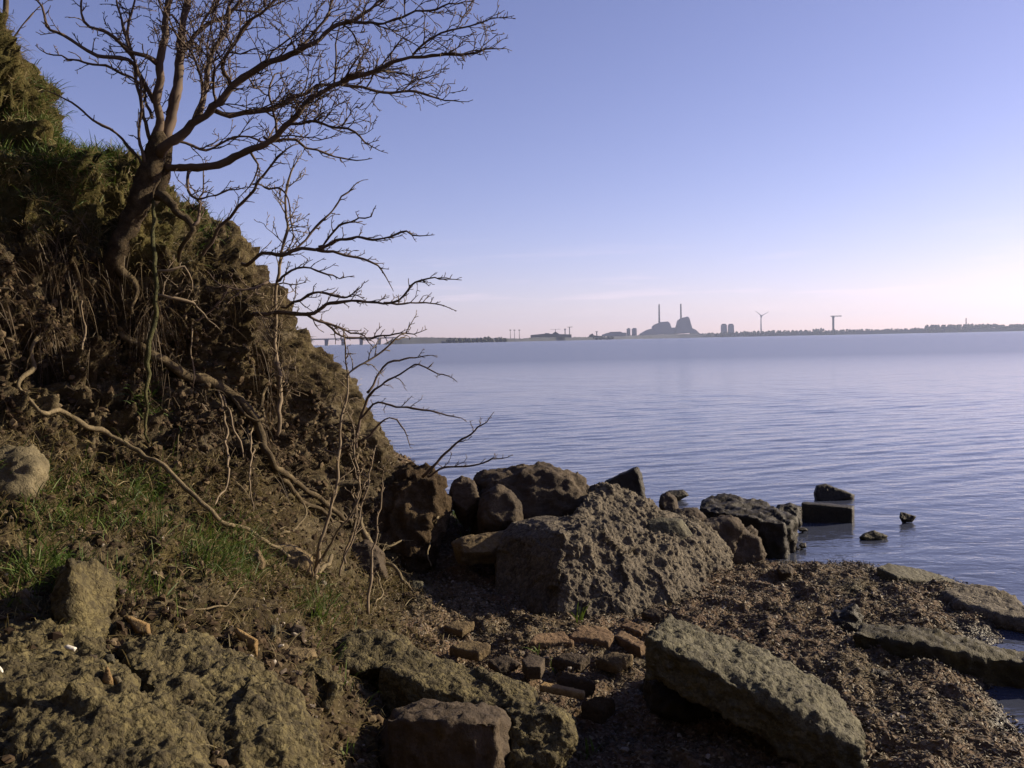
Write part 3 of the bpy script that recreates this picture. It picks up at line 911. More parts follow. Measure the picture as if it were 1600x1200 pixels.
class Tubes:
    def __init__(s):
        s.v, s.q, s.t = [], [], []

    def add(s, path, rad, n=6, lump=0.0, seed=0):
        path = np.asarray(path, float)
        tg = np.gradient(path, axis=0)
        tg /= np.linalg.norm(tg, axis=1, keepdims=True) + 1e-9
        ref = np.array([.13, .31, .94]) if abs(tg[0][2]) < .8 else np.array([.9, .3, .1])
        x = np.zeros_like(tg)
        for i_ in range(len(tg)):
            ref = ref - tg[i_] * ref.dot(tg[i_])
            ref = ref / (np.linalg.norm(ref) + 1e-9)
            x[i_] = ref
        y = np.cross(tg, x)
        an = np.arange(n) * 2 * math.pi / n
        base = sum(len(a) for a in s.v)
        rr = np.asarray(rad)[:, None] * np.ones((1, n))
        if lump:
            q = (path[:, None, :] + np.cos(an)[None, :, None] * x[:, None, :] * rr[:, :, None] + np.sin(an)[None, :, None] * y[:, None, :] * rr[:, :, None]).reshape(-1, 3)
            rr = rr * (1 + lump * fbm(q, 16, 3, seed).reshape(rr.shape) + .7 * lump * fbm(q, 50, 2, seed + 4).reshape(rr.shape))
        V = path[:, None, :] + np.cos(an)[None, :, None] * x[:, None, :] * rr[:, :, None] + np.sin(an)[None, :, None] * y[:, None, :] * rr[:, :, None]
        m_ = len(path)
        s.v.append(V.reshape(-1, 3))
        i = base + np.arange(m_ - 1)[:, None] * n + np.arange(n)[None, :]
        j = base + np.arange(m_ - 1)[:, None] * n + (np.arange(n)[None, :] + 1) % n
        s.q.append(np.stack([i, j, j + n, i + n], 2).reshape(-1, 4))
        s.v.append(np.array([path[-1] + tg[-1] * rad[-1], path[0] - tg[0] * rad[0] * .3]))
        tip = base + m_ * n
        last, first = base + (m_ - 1) * n, base
        s.t += [(last + a, last + (a + 1) % n, tip) for a in range(n)] + [(first + (a + 1) % n, first + a, tip + 1) for a in range(n)]

    def mesh(s, name):
        return mk_mesh(name, np.concatenate(s.v), np.concatenate(s.q), np.array(s.t))


WIND = np.array([.85, -.05, .30])


def perp_dir(t, g):
    v = np.array([g.gauss(0, 1), g.gauss(0, .8), g.gauss(.25, 1)])
    v -= t * v.dot(t)
    return v / (np.linalg.norm(v) + 1e-9)


def twig(T, p, d, L, r0, level, g, wind=.25):
    n = max(3, int(L / .035))
    path, rad = [p], [r0]
    for i in range(n):
        d = d + np.array([g.gauss(0, .24), g.gauss(0, .24), g.gauss(.03, .24)]) + wind * .12 * WIND
        d = d / np.linalg.norm(d)
        path.append(path[-1] + d * L / n)
        rad.append(max(.0019, r0 * (1 - .6 * (i + 1) / n)))
    path, rad = np.array(path), np.array(rad)
    T.add(path, rad, 5 if r0 > .004 else 4 if r0 > .0026 else 3)
    if level > 0:
        spray(T, path, rad, level, g, wind, .1, .75 if level == 3 else 1.0, .30)


def spray(T, path, rad, level, g, wind=.25, start=.12, dens=1.0, lmax=.42):
    seg = np.linalg.norm(np.diff(path, axis=0), axis=1)
    cum = np.concatenate([[0], np.cumsum(seg)])
    tot = cum[-1]
    sp = {4: .23, 3: .044, 2: .034, 1: .026}[level] / dens
    s = tot * start + g.random() * sp
    while s < tot * (.72 if level == 4 else 1.0):
        i = min(len(seg) - 1, int(np.searchsorted(cum, s)) - 1)
        i = max(0, i)
        f = (s - cum[i]) / (seg[i] + 1e-9)
        p = path[i] + (path[i + 1] - path[i]) * f
        t = (path[i + 1] - path[i]) / (seg[i] + 1e-9)
        a = R(g.uniform(30, 68))
        d = t * math.cos(a) + perp_dir(t, g) * math.sin(a) + wind * WIND
        d /= np.linalg.norm(d)
        fr = s / tot
        if level == 4:
            L = g.uniform(.25, .70) * (1.1 - .6 * fr)
            r0 = min(rad[i] * .6, g.uniform(.0055, .0085))
        elif level == 3:
            L = g.uniform(.14, lmax) * (1.05 - .6 * fr)
            r0 = min(rad[i] * .6, g.uniform(.0030, .0050))
        elif level == 2:
            L = g.uniform(.04, .15) * (1.1 - .5 * fr)
            r0 = min(rad[i] * .8, .0034)
        else:
            L = g.uniform(.010, .034)
            r0 = min(rad[i] * .9, .0030)
        twig(T, p, d, L, r0, level - 1, g, wind)
        s += sp * g.uniform(.5, 1.6)


def limb3(pts):
    """(px, py, distance, thickness in px) -> points and radii"""
    return [P(a, b, Y) for a, b, Y, w in pts], [w * .42 * Y / F_PX for a, b, Y, w in pts]


def limb(parent, pts, level=3, mat='twig', name='branch', seed=1, wind=.25, dens=1.0, start=.12, lmax=.42, lump=.3, jit=.014):
    p, r = limb3(pts)
    path, rad = catmull(p, r, .03)
    g = random.Random(seed)
    if jit:
        path[1:-1] += jit * np.stack([fbm(path[1:-1] + 9 * k, 6, 2, seed + k) for k in range(3)], 1) * 2
    T = Tubes()
    T.add(path, rad, 10 if rad[0] > .014 else 7, lump, seed)
    if level:
        spray(T, path, rad, level, g, wind, start, dens, lmax)
        # the limb runs out into a fine tip
        e = path[-1] - path[-3]
        if level == 4:
            spray(T, path, rad, 3, g, wind, start, dens * .8, lmax)
        twig(T, path[-1], e / np.linalg.norm(e), .12, max(.002, rad[-1]), min(1, level), g, wind)
    return link(name, T.mesh(name), M[mat], parent)


# ---- main tree
TY = min(4.75, hitY(185, 400) - .02, hitY(215, 330) - .06)
tree = empty('bare_tree', P(172, 430, TY), 'tall bare windswept tree growing out of the bluff face, its crown spreading over the sky', 'tree')
tp, tr = limb3([(166, 455, TY + .12, 46), (178, 405, TY, 40), (198, 360, TY, 38), (216, 318, TY, 40), (232, 275, TY, 40), (243, 240, TY, 34), (250, 212, TY, 26)])
pth, rd = catmull(tp, tr, .02)
T = Tubes()
T.add(pth, rd, 22, .26, 4)
tp, tr = limb3([(236, 315, TY + .07, 26), (252, 285, TY + .07, 24), (259, 255, TY + .07, 22), (262, 225, TY + .07, 18)])
pth, rd = catmull(tp, tr, .02)
T.add(pth, rd, 12, .14, 8)
link('trunk', T.mesh('trunk'), M['bark'], tree)
Y = TY
LIMBS = [
    ([(243, 245, Y, 22), (243, 205, Y, 17), (249, 130, Y - .03, 14), (257, 60, Y - .05, 13), (266, 0, Y - .08, 11), (274, -90, Y - .1, 8), (284, -190, Y - .1, 4)], dict(seed=2, wind=.05, start=.35)),
    ([(252, 235, Y + .02, 24), (264, 180, Y + .05, 20), (275, 130, Y + .08, 17), (284, 70, Y + .1, 15), (290, 0, Y + .12, 12), (302, -90, Y + .12, 8), (315, -190, Y + .1, 4)], dict(seed=3, wind=.1, start=.35)),
    ([(250, 240, Y - .02, 20), (275, 215, Y - .05, 17), (318, 182, Y - .08, 15), (348, 160, Y - .1, 14), (372, 125, Y - .12, 12), (415, 100, Y - .14, 11), (470, 72, Y - .16, 9), (522, 40, Y - .18, 8), (575, 15, Y - .2, 6), (640, -20, Y - .2, 4)], dict(seed=4)),
    ([(335, 172, Y - .08, 11), (372, 178, Y - .02, 10), (415, 170, Y + .04, 9), (455, 150, Y + .1, 8), (510, 135, Y + .15, 6), (560, 118, Y + .2, 4), (600, 112, Y + .22, 3)], dict(seed=5)),
    ([(258, 262, Y + .05, 15), (300, 263, Y + .02, 14), (342, 256, Y, 13), (392, 234, Y - .04, 12), (438, 202, Y - .08, 11), (482, 157, Y - .1, 10), (532, 130, Y - .12, 9), (592, 108, Y - .15, 8), (645, 86, Y - .18, 6), (715, 82, Y - .2, 5), (768, 76, Y - .2, 3)], dict(seed=6, start=.25)),
    ([(412, 214, Y - .06, 6), (452, 220, Y - .02, 5), (500, 240, Y + .05, 4), (545, 249, Y + .1, 3)], dict(seed=7, level=2, lmax=.25)),
    ([(530, 131, Y - .12, 6), (598, 143, Y - .05, 5), (655, 150, Y, 4), (695, 157, Y + .03, 3)], dict(seed=8, level=3, lmax=.25)),
    ([(440, 200, Y - .08, 6), (500, 190, Y - .16, 5), (545, 203, Y - .22, 4), (570, 222, Y - .25, 3)], dict(seed=9, level=3, lmax=.25)),
    ([(540, 32, Y - .19, 6), (590, 38, Y - .25, 5), (650, 20, Y - .3, 4), (715, 6, Y - .32, 3)], dict(seed=10, lmax=.3)),
    ([(645, 86, Y - .18, 5), (672, 62, Y - .22, 4), (705, 45, Y - .26, 3.5), (765, 30, Y - .28, 2.5)], dict(seed=12, lmax=.25)),
    ([(246, 98, Y - .05, 10), (228, 86, Y - .1, 8), (190, 68, Y - .16, 7), (160, 50, Y - .2, 6), (133, 28, Y - .22, 5), (122, -20, Y - .24, 3)], dict(seed=13, wind=-.1, lmax=.28, level=2)),
    ([(240, 160, Y - .02, 8), (228, 130, Y - .06, 8), (200, 98, Y - .12, 7), (150, 82, Y - .18, 7), (112, 62, Y - .24, 6), (72, 35, Y - .28, 5), (70, 10, Y - .3, 4), (42, -10, Y - .3, 3)], dict(seed=14, wind=-.1, level=2, dens=.7)),
    ([(238, 185, Y, 6), (216, 130, Y + .06, 5), (170, 110, Y + .1, 5), (125, 96, Y + .14, 4), (84, 86, Y + .18, 3)], dict(seed=15, wind=-.1, level=2, dens=.6)),
    ([(228, 262, Y + .02, 6), (205, 235, Y + .0, 6), (168, 202, Y - .03, 5), (132, 172, Y - .05, 4), (100, 154, Y - .06, 3)], dict(seed=16, wind=0, level=1, dens=.3)),
    ([(240, 235, Y, 8), (228, 190, Y, 7), (217, 130, Y + .03, 6), (205, 60, Y + .06, 5), (212, -40, Y + .08, 3)], dict(seed=17, wind=0, level=3, lmax=.3, dens=.8)),
    ([(226, 255, Y - .04, 7), (222, 200, Y - .06, 6), (224, 140, Y - .1, 5), (196, 60, Y - .14, 4), (178, -30, Y - .18, 3)], dict(seed=18, wind=0, level=2, dens=.8)),
    ([(308, 190, Y - .07, 11), (322, 130, Y - .02, 10), (340, 85, Y + .04, 8), (358, 40, Y + .08, 7), (368, -20, Y + .1, 5), (385, -120, Y + .1, 3)], dict(seed=19)),
    ([(362, 138, Y - .11, 8), (352, 95, Y - .2, 7), (372, 50, Y - .26, 6), (420, 15, Y - .3, 5), (455, -40, Y - .33, 3)], dict(seed=20)),
    ([(285, 80, Y + .1, 9), (320, 45, Y + .16, 8), (365, 10, Y + .2, 7), (430, -30, Y + .25, 5), (500, -80, Y + .3, 3)], dict(seed=21)),
    ([(470, 72, Y - .16, 6), (500, 30, Y - .12, 5), (520, 0, Y - .08, 4), (560, -50, Y - .04, 3)], dict(seed=22, lmax=.3)),
    ([(268, 225, Y + .05, 6), (320, 232, Y + .14, 5), (375, 215, Y + .2, 4), (420, 222, Y + .25, 3)], dict(seed=23, lmax=.25, level=3)),
    ([(390, 236, Y - .04, 5), (400, 262, Y + .0, 4), (396, 282, Y + .03, 3)], dict(seed=24, lmax=.2, level=2)),
    ([(300, 265, Y + .02, 6), (292, 290, Y - .06, 5), (312, 315, Y - .1, 4), (360, 298, Y - .12, 3), (372, 296, Y - .12, 2.5)], dict(seed=25, lmax=.2, level=2)),
]
for pts_, kw in LIMBS:
    if pts_[0][3] >= 9 and 'level' not in kw:
        kw['level'] = 4
    limb(tree, pts_, **kw)
limb(tree, [(246, 305, Y, 20), (266, 314, Y - .05, 17), (284, 334, Y - .08, 14), (302, 356, Y - .1, 11), (291, 376, Y - .08, 9), (279, 408, Y - .02, 7)], level=0, mat='rootbark', seed=40)
limb(tree, [(302, 352, Y - .1, 7), (312, 330, Y - .02, 5), (308, 305, Y + .05, 4), (318, 285, Y + .08, 3)], level=2, seed=41, lmax=.2)


def ground_limb(parent, pp, off=.05, seed=1, mat='rootbark', name='root', level=0, lump=.30, lift=None):
    """a root that lies on the face of the bluff, following its surface"""
    pts_ = []
    for i, (a, b, w) in enumerate(pp):
        q = hit(a, b, off if lift is None else lift[i])
        pts_.append((a, b, float(q[1]), w))
    # keep it from jumping into every hollow
    Ys = np.array([q[2] for q in pts_])
    Ys[0] += .12
    for _ in range(2):
        Ys[1:-1] = np.minimum(Ys[1:-1], .25 * Ys[:-2] + .5 * Ys[1:-1] + .25 * Ys[2:] + .02)
    pts_ = [(a, b, y, w) for (a, b, _y, w), y in zip(pts_, Ys)]
    return limb(parent, pts_, level=level, mat=mat, name=name, seed=seed, lump=lump, jit=.012, lmax=.2, dens=.4, wind=-.05)


ground_limb(tree, [(186, 380, 30), (182, 415, 20), (204, 436, 12), (213, 458, 9), (206, 490, 7)], seed=51, off=.05)
ground_limb(tree, [(168, 500, 8), (205, 532, 13), (240, 552, 15), (272, 572, 17), (318, 592, 19), (358, 618, 18), (396, 652, 18), (412, 690, 14), (428, 722, 12), (462, 755, 11), (500, 782, 10), (535, 806, 9), (566, 832, 8)], seed=52, off=.05, level=2)
ground_limb(tree, [(428, 735, 11), (462, 770, 9), (495, 795, 8), (520, 815, 6)], seed=53, off=.10)
for i, pp in enumerate([
    [(335, 600, 5), (350, 640, 5), (354, 700, 4.5), (357, 735, 4), (350, 765, 3.5), (336, 788, 3)],
    [(345, 610, 5), (362, 650, 4), (372, 690, 4), (380, 715, 3)],
    [(355, 602, 6), (372, 635, 6), (390, 654, 6), (408, 656, 5), (412, 640, 4)],
    [(388, 655, 4), (392, 690, 4), (398, 715, 3)],
    [(420, 590, 4), (412, 625, 8), (402, 640, 6)],
    [(300, 500, 3), (300, 560, 3), (302, 600, 2.5)],
    [(120, 560, 4), (135, 520, 4), (128, 470, 3)],
    [(392, 650, 3), (390, 740, 3), (396, 800, 2.5)],
]):
    ground_limb(tree, pp, seed=60 + i, off=.10, mat='rootbark' if i in (2, 4) else 'twig_light')

# ---- green-barked sapling beside the trunk
sap = empty('sapling', hit(234, 560), 'straight green-barked sapling stem rising in front of the tree trunk', 'sapling')
limb(sap, [(232, 690, 4.28, 4), (228, 640, 4.25, 5), (231, 565, 4.3, 10), (240, 490, 4.34, 9), (241, 410, 4.4, 8), (236, 340, 4.5, 7), (234, 300, 4.6, 6), (244, 250, 4.68, 5)], level=0, mat='bark_green', name='trunk', seed=70, jit=.02)
limb(sap, [(240, 465, 4.36, 6), (262, 468, 4.34, 6), (300, 470, 4.4, 5), (318, 490, 4.42, 4)], level=2, mat='twig_light', seed=71, lmax=.15, dens=.6)
limb(sap, [(241, 424, 4.4, 5), (262, 420, 4.38, 5), (285, 415, 4.42, 4), (300, 440, 4.46, 3)], level=2, mat='twig_light', seed=72, lmax=.15, dens=.6)

# ---- shrub in the middle of the face
s3 = empty('bare_shrub', hit(430, 660), 'slender bare shrub with long twigs reaching over the bay below the big tree', 'shrub')
Y = 5.0
limb(s3, [(432, 680, Y - .1, 8), (437, 600, Y - .05, 9), (432, 520, Y, 7), (433, 430, Y + .02, 6), (448, 330, Y + .04, 5), (458, 262, Y + .05, 3)], level=3, mat='twig_light', name='trunk', seed=80, wind=.1, dens=.75, lmax=.3)
for i, (pp, kw) in enumerate([
    ([(378, 412, Y + .1, 7), (400, 402, Y + .05, 7), (425, 395, Y, 7), (490, 391, Y - .04, 7), (540, 375, Y - .1, 5), (600, 372, Y - .15, 4), (644, 367, Y - .18, 3)], dict(level=2)),
    ([(495, 391, Y - .04, 6), (550, 401, Y, 5), (597, 423, Y + .04, 3)], dict(level=2)),
    ([(448, 390, Y + .01, 5), (472, 378, Y + .05, 5), (505, 340, Y + .1, 4), (545, 300, Y + .14, 3)], dict(level=2, dens=.6)),
    ([(498, 385, Y + .02, 4), (530, 352, Y - .06, 4), (570, 341, Y - .1, 3)], dict(level=2, dens=.8)),
    ([(310, 402, Y + .2, 7), (350, 350, Y + .15, 6), (398, 288, Y + .08, 5), (440, 240, Y + .02, 4)], dict(level=2, dens=.8)),
    ([(395, 288, Y + .08, 4), (430, 292, Y - .02, 4), (448, 310, Y - .08, 3), (460, 370, Y - .1, 2.5)], dict(level=2, dens=.6)),
    ([(330, 470, Y + .1, 8), (380, 485, Y + .02, 8), (430, 487, Y - .02, 8), (478, 490, Y - .06, 8), (520, 472, Y - .1, 6), (580, 473, Y - .14, 5), (615, 470, Y - .18, 4), (650, 440, Y - .22, 3.5), (686, 436, Y - .24, 3)], dict(level=2)),
    ([(600, 473, Y - .16, 4), (640, 474, Y - .1, 3), (682, 475, Y - .06, 2.5)], dict(level=2)),
    ([(480, 488, Y - .06, 6), (520, 512, Y - .02, 5), (555, 520, Y + .02, 3)], dict(level=2)),
    ([(440, 480, Y - .02, 5), (500, 460, Y - .14, 5), (550, 460, Y - .2, 3)], dict(level=2)),
    ([(500, 500, Y + .02, 5), (540, 529, Y + .06, 4), (590, 528, Y + .1, 3), (636, 521, Y + .12, 2.5)], dict(level=2, dens=.8)),
    ([(420, 440, Y, 5), (380, 455, Y - .1, 4), (345, 445, Y - .14, 3)], dict(level=2, wind=-.05)),
    ([(260, 470, Y - .25, 5), (300, 505, Y - .2, 5), (345, 470, Y - .18, 4)], dict(level=2, wind=0)),
    ([(432, 440, Y, 5), (470, 420, Y - .06, 4), (520, 430, Y - .12, 3)], dict(level=2, dens=.8)),
]):
    limb(s3, pp, mat='twig', seed=90 + i, lmax=.2, **kw)

# ---- shrub at the foot of the bluff
s4 = empty('bare_shrub', hit(492, 915), 'many-stemmed bare shrub at the foot of the bluff among dead roots', 'shrub')
Y = 4.45
for i, (pp, kw) in enumerate([
    ([(486, 915, Y, 13), (500, 860, Y, 11), (514, 800, Y + .05, 9), (526, 720, Y + .12, 8), (536, 650, Y + .18, 7), (541, 580, Y + .24, 5), (540, 545, Y + .26, 4)], dict(level=2, dens=.5, name='trunk')),
    ([(541, 590, Y + .24, 5), (575, 562, Y + .3, 5), (612, 540, Y + .34, 4), (634, 520, Y + .36, 3)], dict(level=2, dens=.5)),
    ([(530, 900, Y - .05, 6), (548, 840, Y - .02, 6), (558, 760, Y + .06, 5), (552, 690, Y + .1, 4), (545, 650, Y + .14, 3)], dict(level=2, dens=.5)),
    ([(575, 960, Y - .1, 9), (582, 905, Y - .06, 8), (588, 850, Y, 5), (597, 750, Y + .06, 3.5)], dict(level=1, dens=.4)),
    ([(540, 880, Y - .08, 6), (560, 800, Y, 5), (580, 730, Y + .06, 4)], dict(level=2, dens=.4)),
    ([(490, 900, Y, 8), (530, 830, Y - .1, 6), (560, 770, Y - .12, 5), (556, 745, Y - .12, 4)], dict(level=2, dens=.4)),
]):
    pp = [(a_, b_, y_, w_ * .72) for a_, b_, y_, w_ in pp]
    kw['dens'] = kw['dens'] * 1.6
    limb(s4, pp, mat='twig_light', seed=120 + i, lmax=.2, wind=.05, **kw)

s5 = empty('bare_shrub', P(560, 690, 5.75), 'thin bare shrub on the outer edge of the bluff, twigs against the water', 'shrub')
Y = 5.75
for i, (pp, kw) in enumerate([
    ([(556, 700, Y, 7), (562, 660, Y, 6), (574, 618, Y, 5), (610, 590, Y - .02, 4), (650, 575, Y - .06, 3), (692, 585, Y - .08, 2.5)], dict(level=2, dens=.4)),
    ([(574, 614, Y, 5), (600, 575, Y + .08, 4), (632, 560, Y + .12, 3.5), (655, 558, Y + .14, 2.5)], dict(level=2, dens=.4)),
    ([(562, 655, Y, 5), (592, 632, Y - .04, 4), (645, 638, Y - .1, 4), (705, 650, Y - .14, 2.5)], dict(level=2, dens=.4)),
    ([(560, 690, Y, 5), (610, 655, Y, 3), (632, 672, Y, 2.5)], dict(level=1, dens=.4)),
]):
    limb(s5, pp, mat='twig', seed=140 + i, lmax=.16, wind=.1, name='branch', **kw)
s6 = empty('bare_shrub', P(665, 745, 5.85), 'two low bare twigs sprouting from the top of the slumped earth block', 'shrub')
Y = 5.85
limb(s6, [(660, 745, Y, 6), (690, 712, Y - .02, 5), (722, 684, Y - .05, 4), (753, 664, Y - .08, 2.5)], level=2, dens=.4, mat='twig', seed=150, lmax=.14)
limb(s6, [(668, 745, Y, 5), (692, 730, Y - .02, 4), (735, 729, Y - .05, 3.5), (774, 717, Y - .08, 2.5)], level=2, dens=.4, mat='twig', seed=151, lmax=.12)

# ---- loose and dead wood
def dead(label, pp, seed, off=.06, level=0, name='dead_branch', cat='branch', mat='rootpale'):
    pp = [(a_, b_, w_ * .8) for a_, b_, w_ in pp]
    b = hit(pp[0][0], pp[0][1])
    e = empty(name, b, label, cat)
    ground_limb(e, pp, off, seed, mat, 'limb', level)


dead('long pale bare root running down the bank from the left edge to the shrub', [(62, 500, 8), (52, 545, 10), (50, 575, 12), (34, 592, 10), (33, 612, 9), (60, 638, 9), (100, 645, 12), (135, 660, 13), (168, 675, 12), (225, 707, 11), (280, 755, 11), (350, 812, 11), (400, 837, 10), (450, 866, 9), (486, 898, 8)], 160, .09, name='bare_root', cat='root')
dead('thin pale stick lying on the grass right of the concrete block', [(212, 945, 4), (262, 952, 4), (310, 948, 4), (360, 945, 4), (374, 930, 3), (380, 918, 2.5)], 161, .05, name='stick', cat='stick')
dead('pale forked dead root below the thick root, bent like an elbow', [(436, 835, 6), (458, 826, 6), (476, 808, 5), (474, 786, 4)], 162, .08)
dead('short thick broken root stub, bright at its end, at the shrub foot', [(492, 906, 9), (505, 888, 11), (518, 868, 9)], 163, .1)
dead('fallen grey branch reaching over the dark hollow toward the small rounded stone', [(560, 800, 11), (572, 836, 13), (592, 868, 11), (612, 888, 9), (645, 924, 6)], 164, .16, 2)
dead('hooked pale root curling up beside the earth block', [(552, 822, 7), (558, 808, 7), (562, 798, 6), (555, 792, 5)], 165, .2)
dead('thin dead twig crossing the fallen grey branch', [(584, 880, 5), (600, 860, 5), (622, 848, 4), (640, 846, 3)], 166, .20, 2)
dead('thin dead twig hanging below the fallen grey branch', [(588, 870, 5), (592, 900, 5), (596, 925, 4), (588, 948, 3)], 167, .18, 1)
dead('dead twig lying across the hollow left of the fallen grey branch', [(498, 890, 6), (520, 905, 6), (536, 930, 4), (548, 950, 3)], 168, .1, 1)
dead('crooked pale root hugging the right edge of the earth block', [(692, 760, 4), (686, 800, 5), (676, 830, 5), (668, 860, 4), (674, 885, 3)], 169, .30)
dead('thin upright dead stalk in the gap right of the rounded concrete lump', [(488, 1200, 5), (478, 1150, 5), (468, 1110, 4), (462, 1080, 3)], 170, .1, name='stalk', cat='stalk')

nb = empty('bare_tree', P(-40, 60, 4.9), 'pale trunk of another bare tree cut off by the upper left corner', 'tree')
Y = 4.9
limb(nb, [(-60, 90, Y, 16), (-30, 60, Y, 14), (0, 28, Y, 11), (5, 0, Y, 10), (0, -60, Y, 8), (20, -140, Y, 5)], level=0, mat='rootbark', name='trunk', seed=180)
limb(nb, [(-10, 92, Y, 5), (12, 70, Y, 4), (32, 45, Y, 3), (52, 20, Y, 2.5)], level=1, dens=.3, mat='twig', seed=181)

# ------------------------------------------------------------------ grass, straw, pebbles, weed
def blades(name, idx, lmin, lmax, width, droop, mat, label, cat, nrm_w=.6, up=.7, hang=0.0, spread=.6):
    n = len(idx)
    p = flat2[idx] + nrg.normal(0, .012, (n, 3))
    d = N1[idx] * nrm_w + np.array([0, 0, up - hang]) + nrg.normal(0, spread, (n, 3)) * np.array([1, 1, .5])
    d /= np.linalg.norm(d, axis=1, keepdims=True)
    L = nrg.uniform(lmin, lmax, n)[:, None]
    s = np.cross(d, nrg.normal(0, 1, (n, 3)))
    s /= np.linalg.norm(s, axis=1, keepdims=True) + 1e-9
    s *= width * nrg.uniform(.6, 1.3, (n, 1))
    g = np.array([0, 0, -1.0]) * droop * nrg.uniform(.3, 1.4, (n, 1))
    p = p - N1[idx] * .01
    a0, a1 = p - s, p + s
    m1 = p + d * L * .4 + g * L * .12
    m2 = p + d * L * .75 + g * L * .45
    t = p + d * L + g * L * .95
    V = np.stack([a0, a1, m1 - s * .85, m1 + s * .85, m2 - s * .5, m2 + s * .5, t], 1).reshape(-1, 3)
    b = np.arange(n)[:, None] * 7
    quads = np.concatenate([b + np.array([0, 1, 3, 2]), b + np.array([2, 3, 5, 4])])
    tris = b + np.array([4, 5, 6])
    me = mk_mesh(name, V, quads, tris)
    attr(me, 'tone', np.repeat(np.clip(nrg.normal(.5, .25, n), 0, 1), 7))
    return tag(link(name, me, M[mat]), label, cat, kind='stuff')


area = np.linalg.norm(np.cross(np.gradient(flat2.reshape(NU, NV, 3), axis=0), np.gradient(flat2.reshape(NU, NV, 3), axis=1)), axis=2).ravel()
patch = fbm(flat, 2.3, 3, 55) + .35 * fbm(flat, 9, 2, 58)
ppx, ppy = project(flat2)
seen = (ppx > -250) & (ppx < 1750) & (ppy > -250) & (ppy < 1330) & (flat2[:, 1] > 1.2)
on_turf = hillw * uw * np.clip((kf_ - 6.6) / .5, 0, 1) * np.clip((9.3 - kf_) / .5, 0, 1)
on_apron = hillw * np.clip((kf_ - 3.0) / .5, 0, 1) * np.clip((5.0 - kf_) / .4, 0, 1)
on_cliff = hillw * np.clip((kf_ - 4.6) / .4, 0, 1) * np.clip((7.2 - kf_) / .4, 0, 1)


def spot(cx, cy, rx, ry):
    return np.exp(-(((ppx - cx) / rx) ** 2 + ((ppy - cy) / ry) ** 2))


greens = 1.2 * spot(60, 230, 80, 90) + .6 * spot(130, 250, 90, 50) + 1.1 * spot(40, 820, 90, 70) + spot(230, 790, 55, 50) + 1.1 * spot(330, 870, 80, 50) + .7 * spot(130, 900, 60, 45) + .5 * spot(230, 930, 60, 40) + .5 * spot(500, 950, 50, 35) \
    + .5 * spot(40, 900, 60, 60) + .6 * spot(720, 815, 35, 20) + .35 * spot(300, 350, 60, 40) + .5 * spot(235, 630, 22, 40) + .25 * spot(560, 1040, 50, 40)


def pick(w, n):
    w = np.clip(w, 0, None) * area * seen
    return nrg.choice(len(w), n, p=w / w.sum())


blades('grass', pick((greens ** 1.3) * np.clip(.45 + 1.6 * patch, .05, 2), 30000), .03, .16, .0021, .5, 'grass', 'patches of fresh green grass on the bank and bluff', 'grass', up=.9)
blades('dry_grass', pick(on_turf * np.clip(.6 + patch, .1, 2), 40000), .03, .10, .0016, .9, 'straw', 'shaggy dry grass on the top of the bluff', 'grass', up=.6)
blades('hanging_grass', pick(on_cliff * (ppx < 430) * np.clip(-.1 + 2.2 * patch, .01, 2), 3000), .06, .20, .0020, 1.1, 'litter', 'dead grass and rootlets hanging down the bluff face', 'grass', nrm_w=.8, up=0, hang=.6, spread=.35)
blades('dead_grass', pick(on_apron * np.clip(.5 + 1.2 * patch, .05, 2) + .15 * hillw * (kf_ > 2) * (kf_ < 5), 26000), .03, .12, .0016, .8, 'straw', 'sparse dead grass on the lower bank', 'grass', up=.5)

ico_v, ico_f = None, None
bm = bmesh.new()
bmesh.ops.create_icosphere(bm, subdivisions=1, radius=1)
ico_v = np.array([v.co[:] for v in bm.verts])
ico_f = np.array([[v.index for v in f.verts] for f in bm.faces])
bm.free()


def lumps(name, idx, smin, smax, mat, label, cat, flatn=.6, sink=.2, power=2.2, smooth=False):
    n = len(idx)
    V = np.repeat(ico_v[None], n, 0) * (1 + nrg.normal(0, .22, (n, len(ico_v), 1)))
    sc = (smin + (smax - smin) * nrg.random(n) ** power)[:, None, None] * nrg.uniform(.55, 1.25, (n, 1, 3)) * np.array([1, 1, flatn])
    V = V * sc
    a = nrg.uniform(0, 2 * math.pi, n)
    b = nrg.normal(0, .5, n)
    ca, sa, cb, sb = np.cos(a), np.sin(a), np.cos(b), np.sin(b)
    x, y, z = V[..., 0], V[..., 1], V[..., 2]
    x, z = x * cb[:, None] + z * sb[:, None], -x * sb[:, None] + z * cb[:, None]
    x, y = x * ca[:, None] - y * sa[:, None], x * sa[:, None] + y * ca[:, None]
    V = np.stack([x, y, z], 2) + (flat2[idx] + N1[idx] * sc.mean(2) * (1 - sink * 2) * .5)[:, None, :]
    tr_ = (np.arange(n)[:, None, None] * len(ico_v) + ico_f[None]).reshape(-1, 3)
    me = mk_mesh(name, V.reshape(-1, 3), tris=tr_, smooth=smooth)
    attr(me, 'tone', np.repeat(nrg.random(n), len(ico_v)))
    return tag(link(name, me, M[mat] if isinstance(mat, str) else mat), label, cat, kind='stuff')


def tone_mat(name, stops, rough, spec):
    m = NT(name)
    c = m.ramp(m.attr('tone'), stops)
    c = m.mix(m.ramp(m.noise(60, 4, .7), [(.35, .0), (.7, .6)]), c, stops[0][1])
    return m.fin(c, rough, spec)


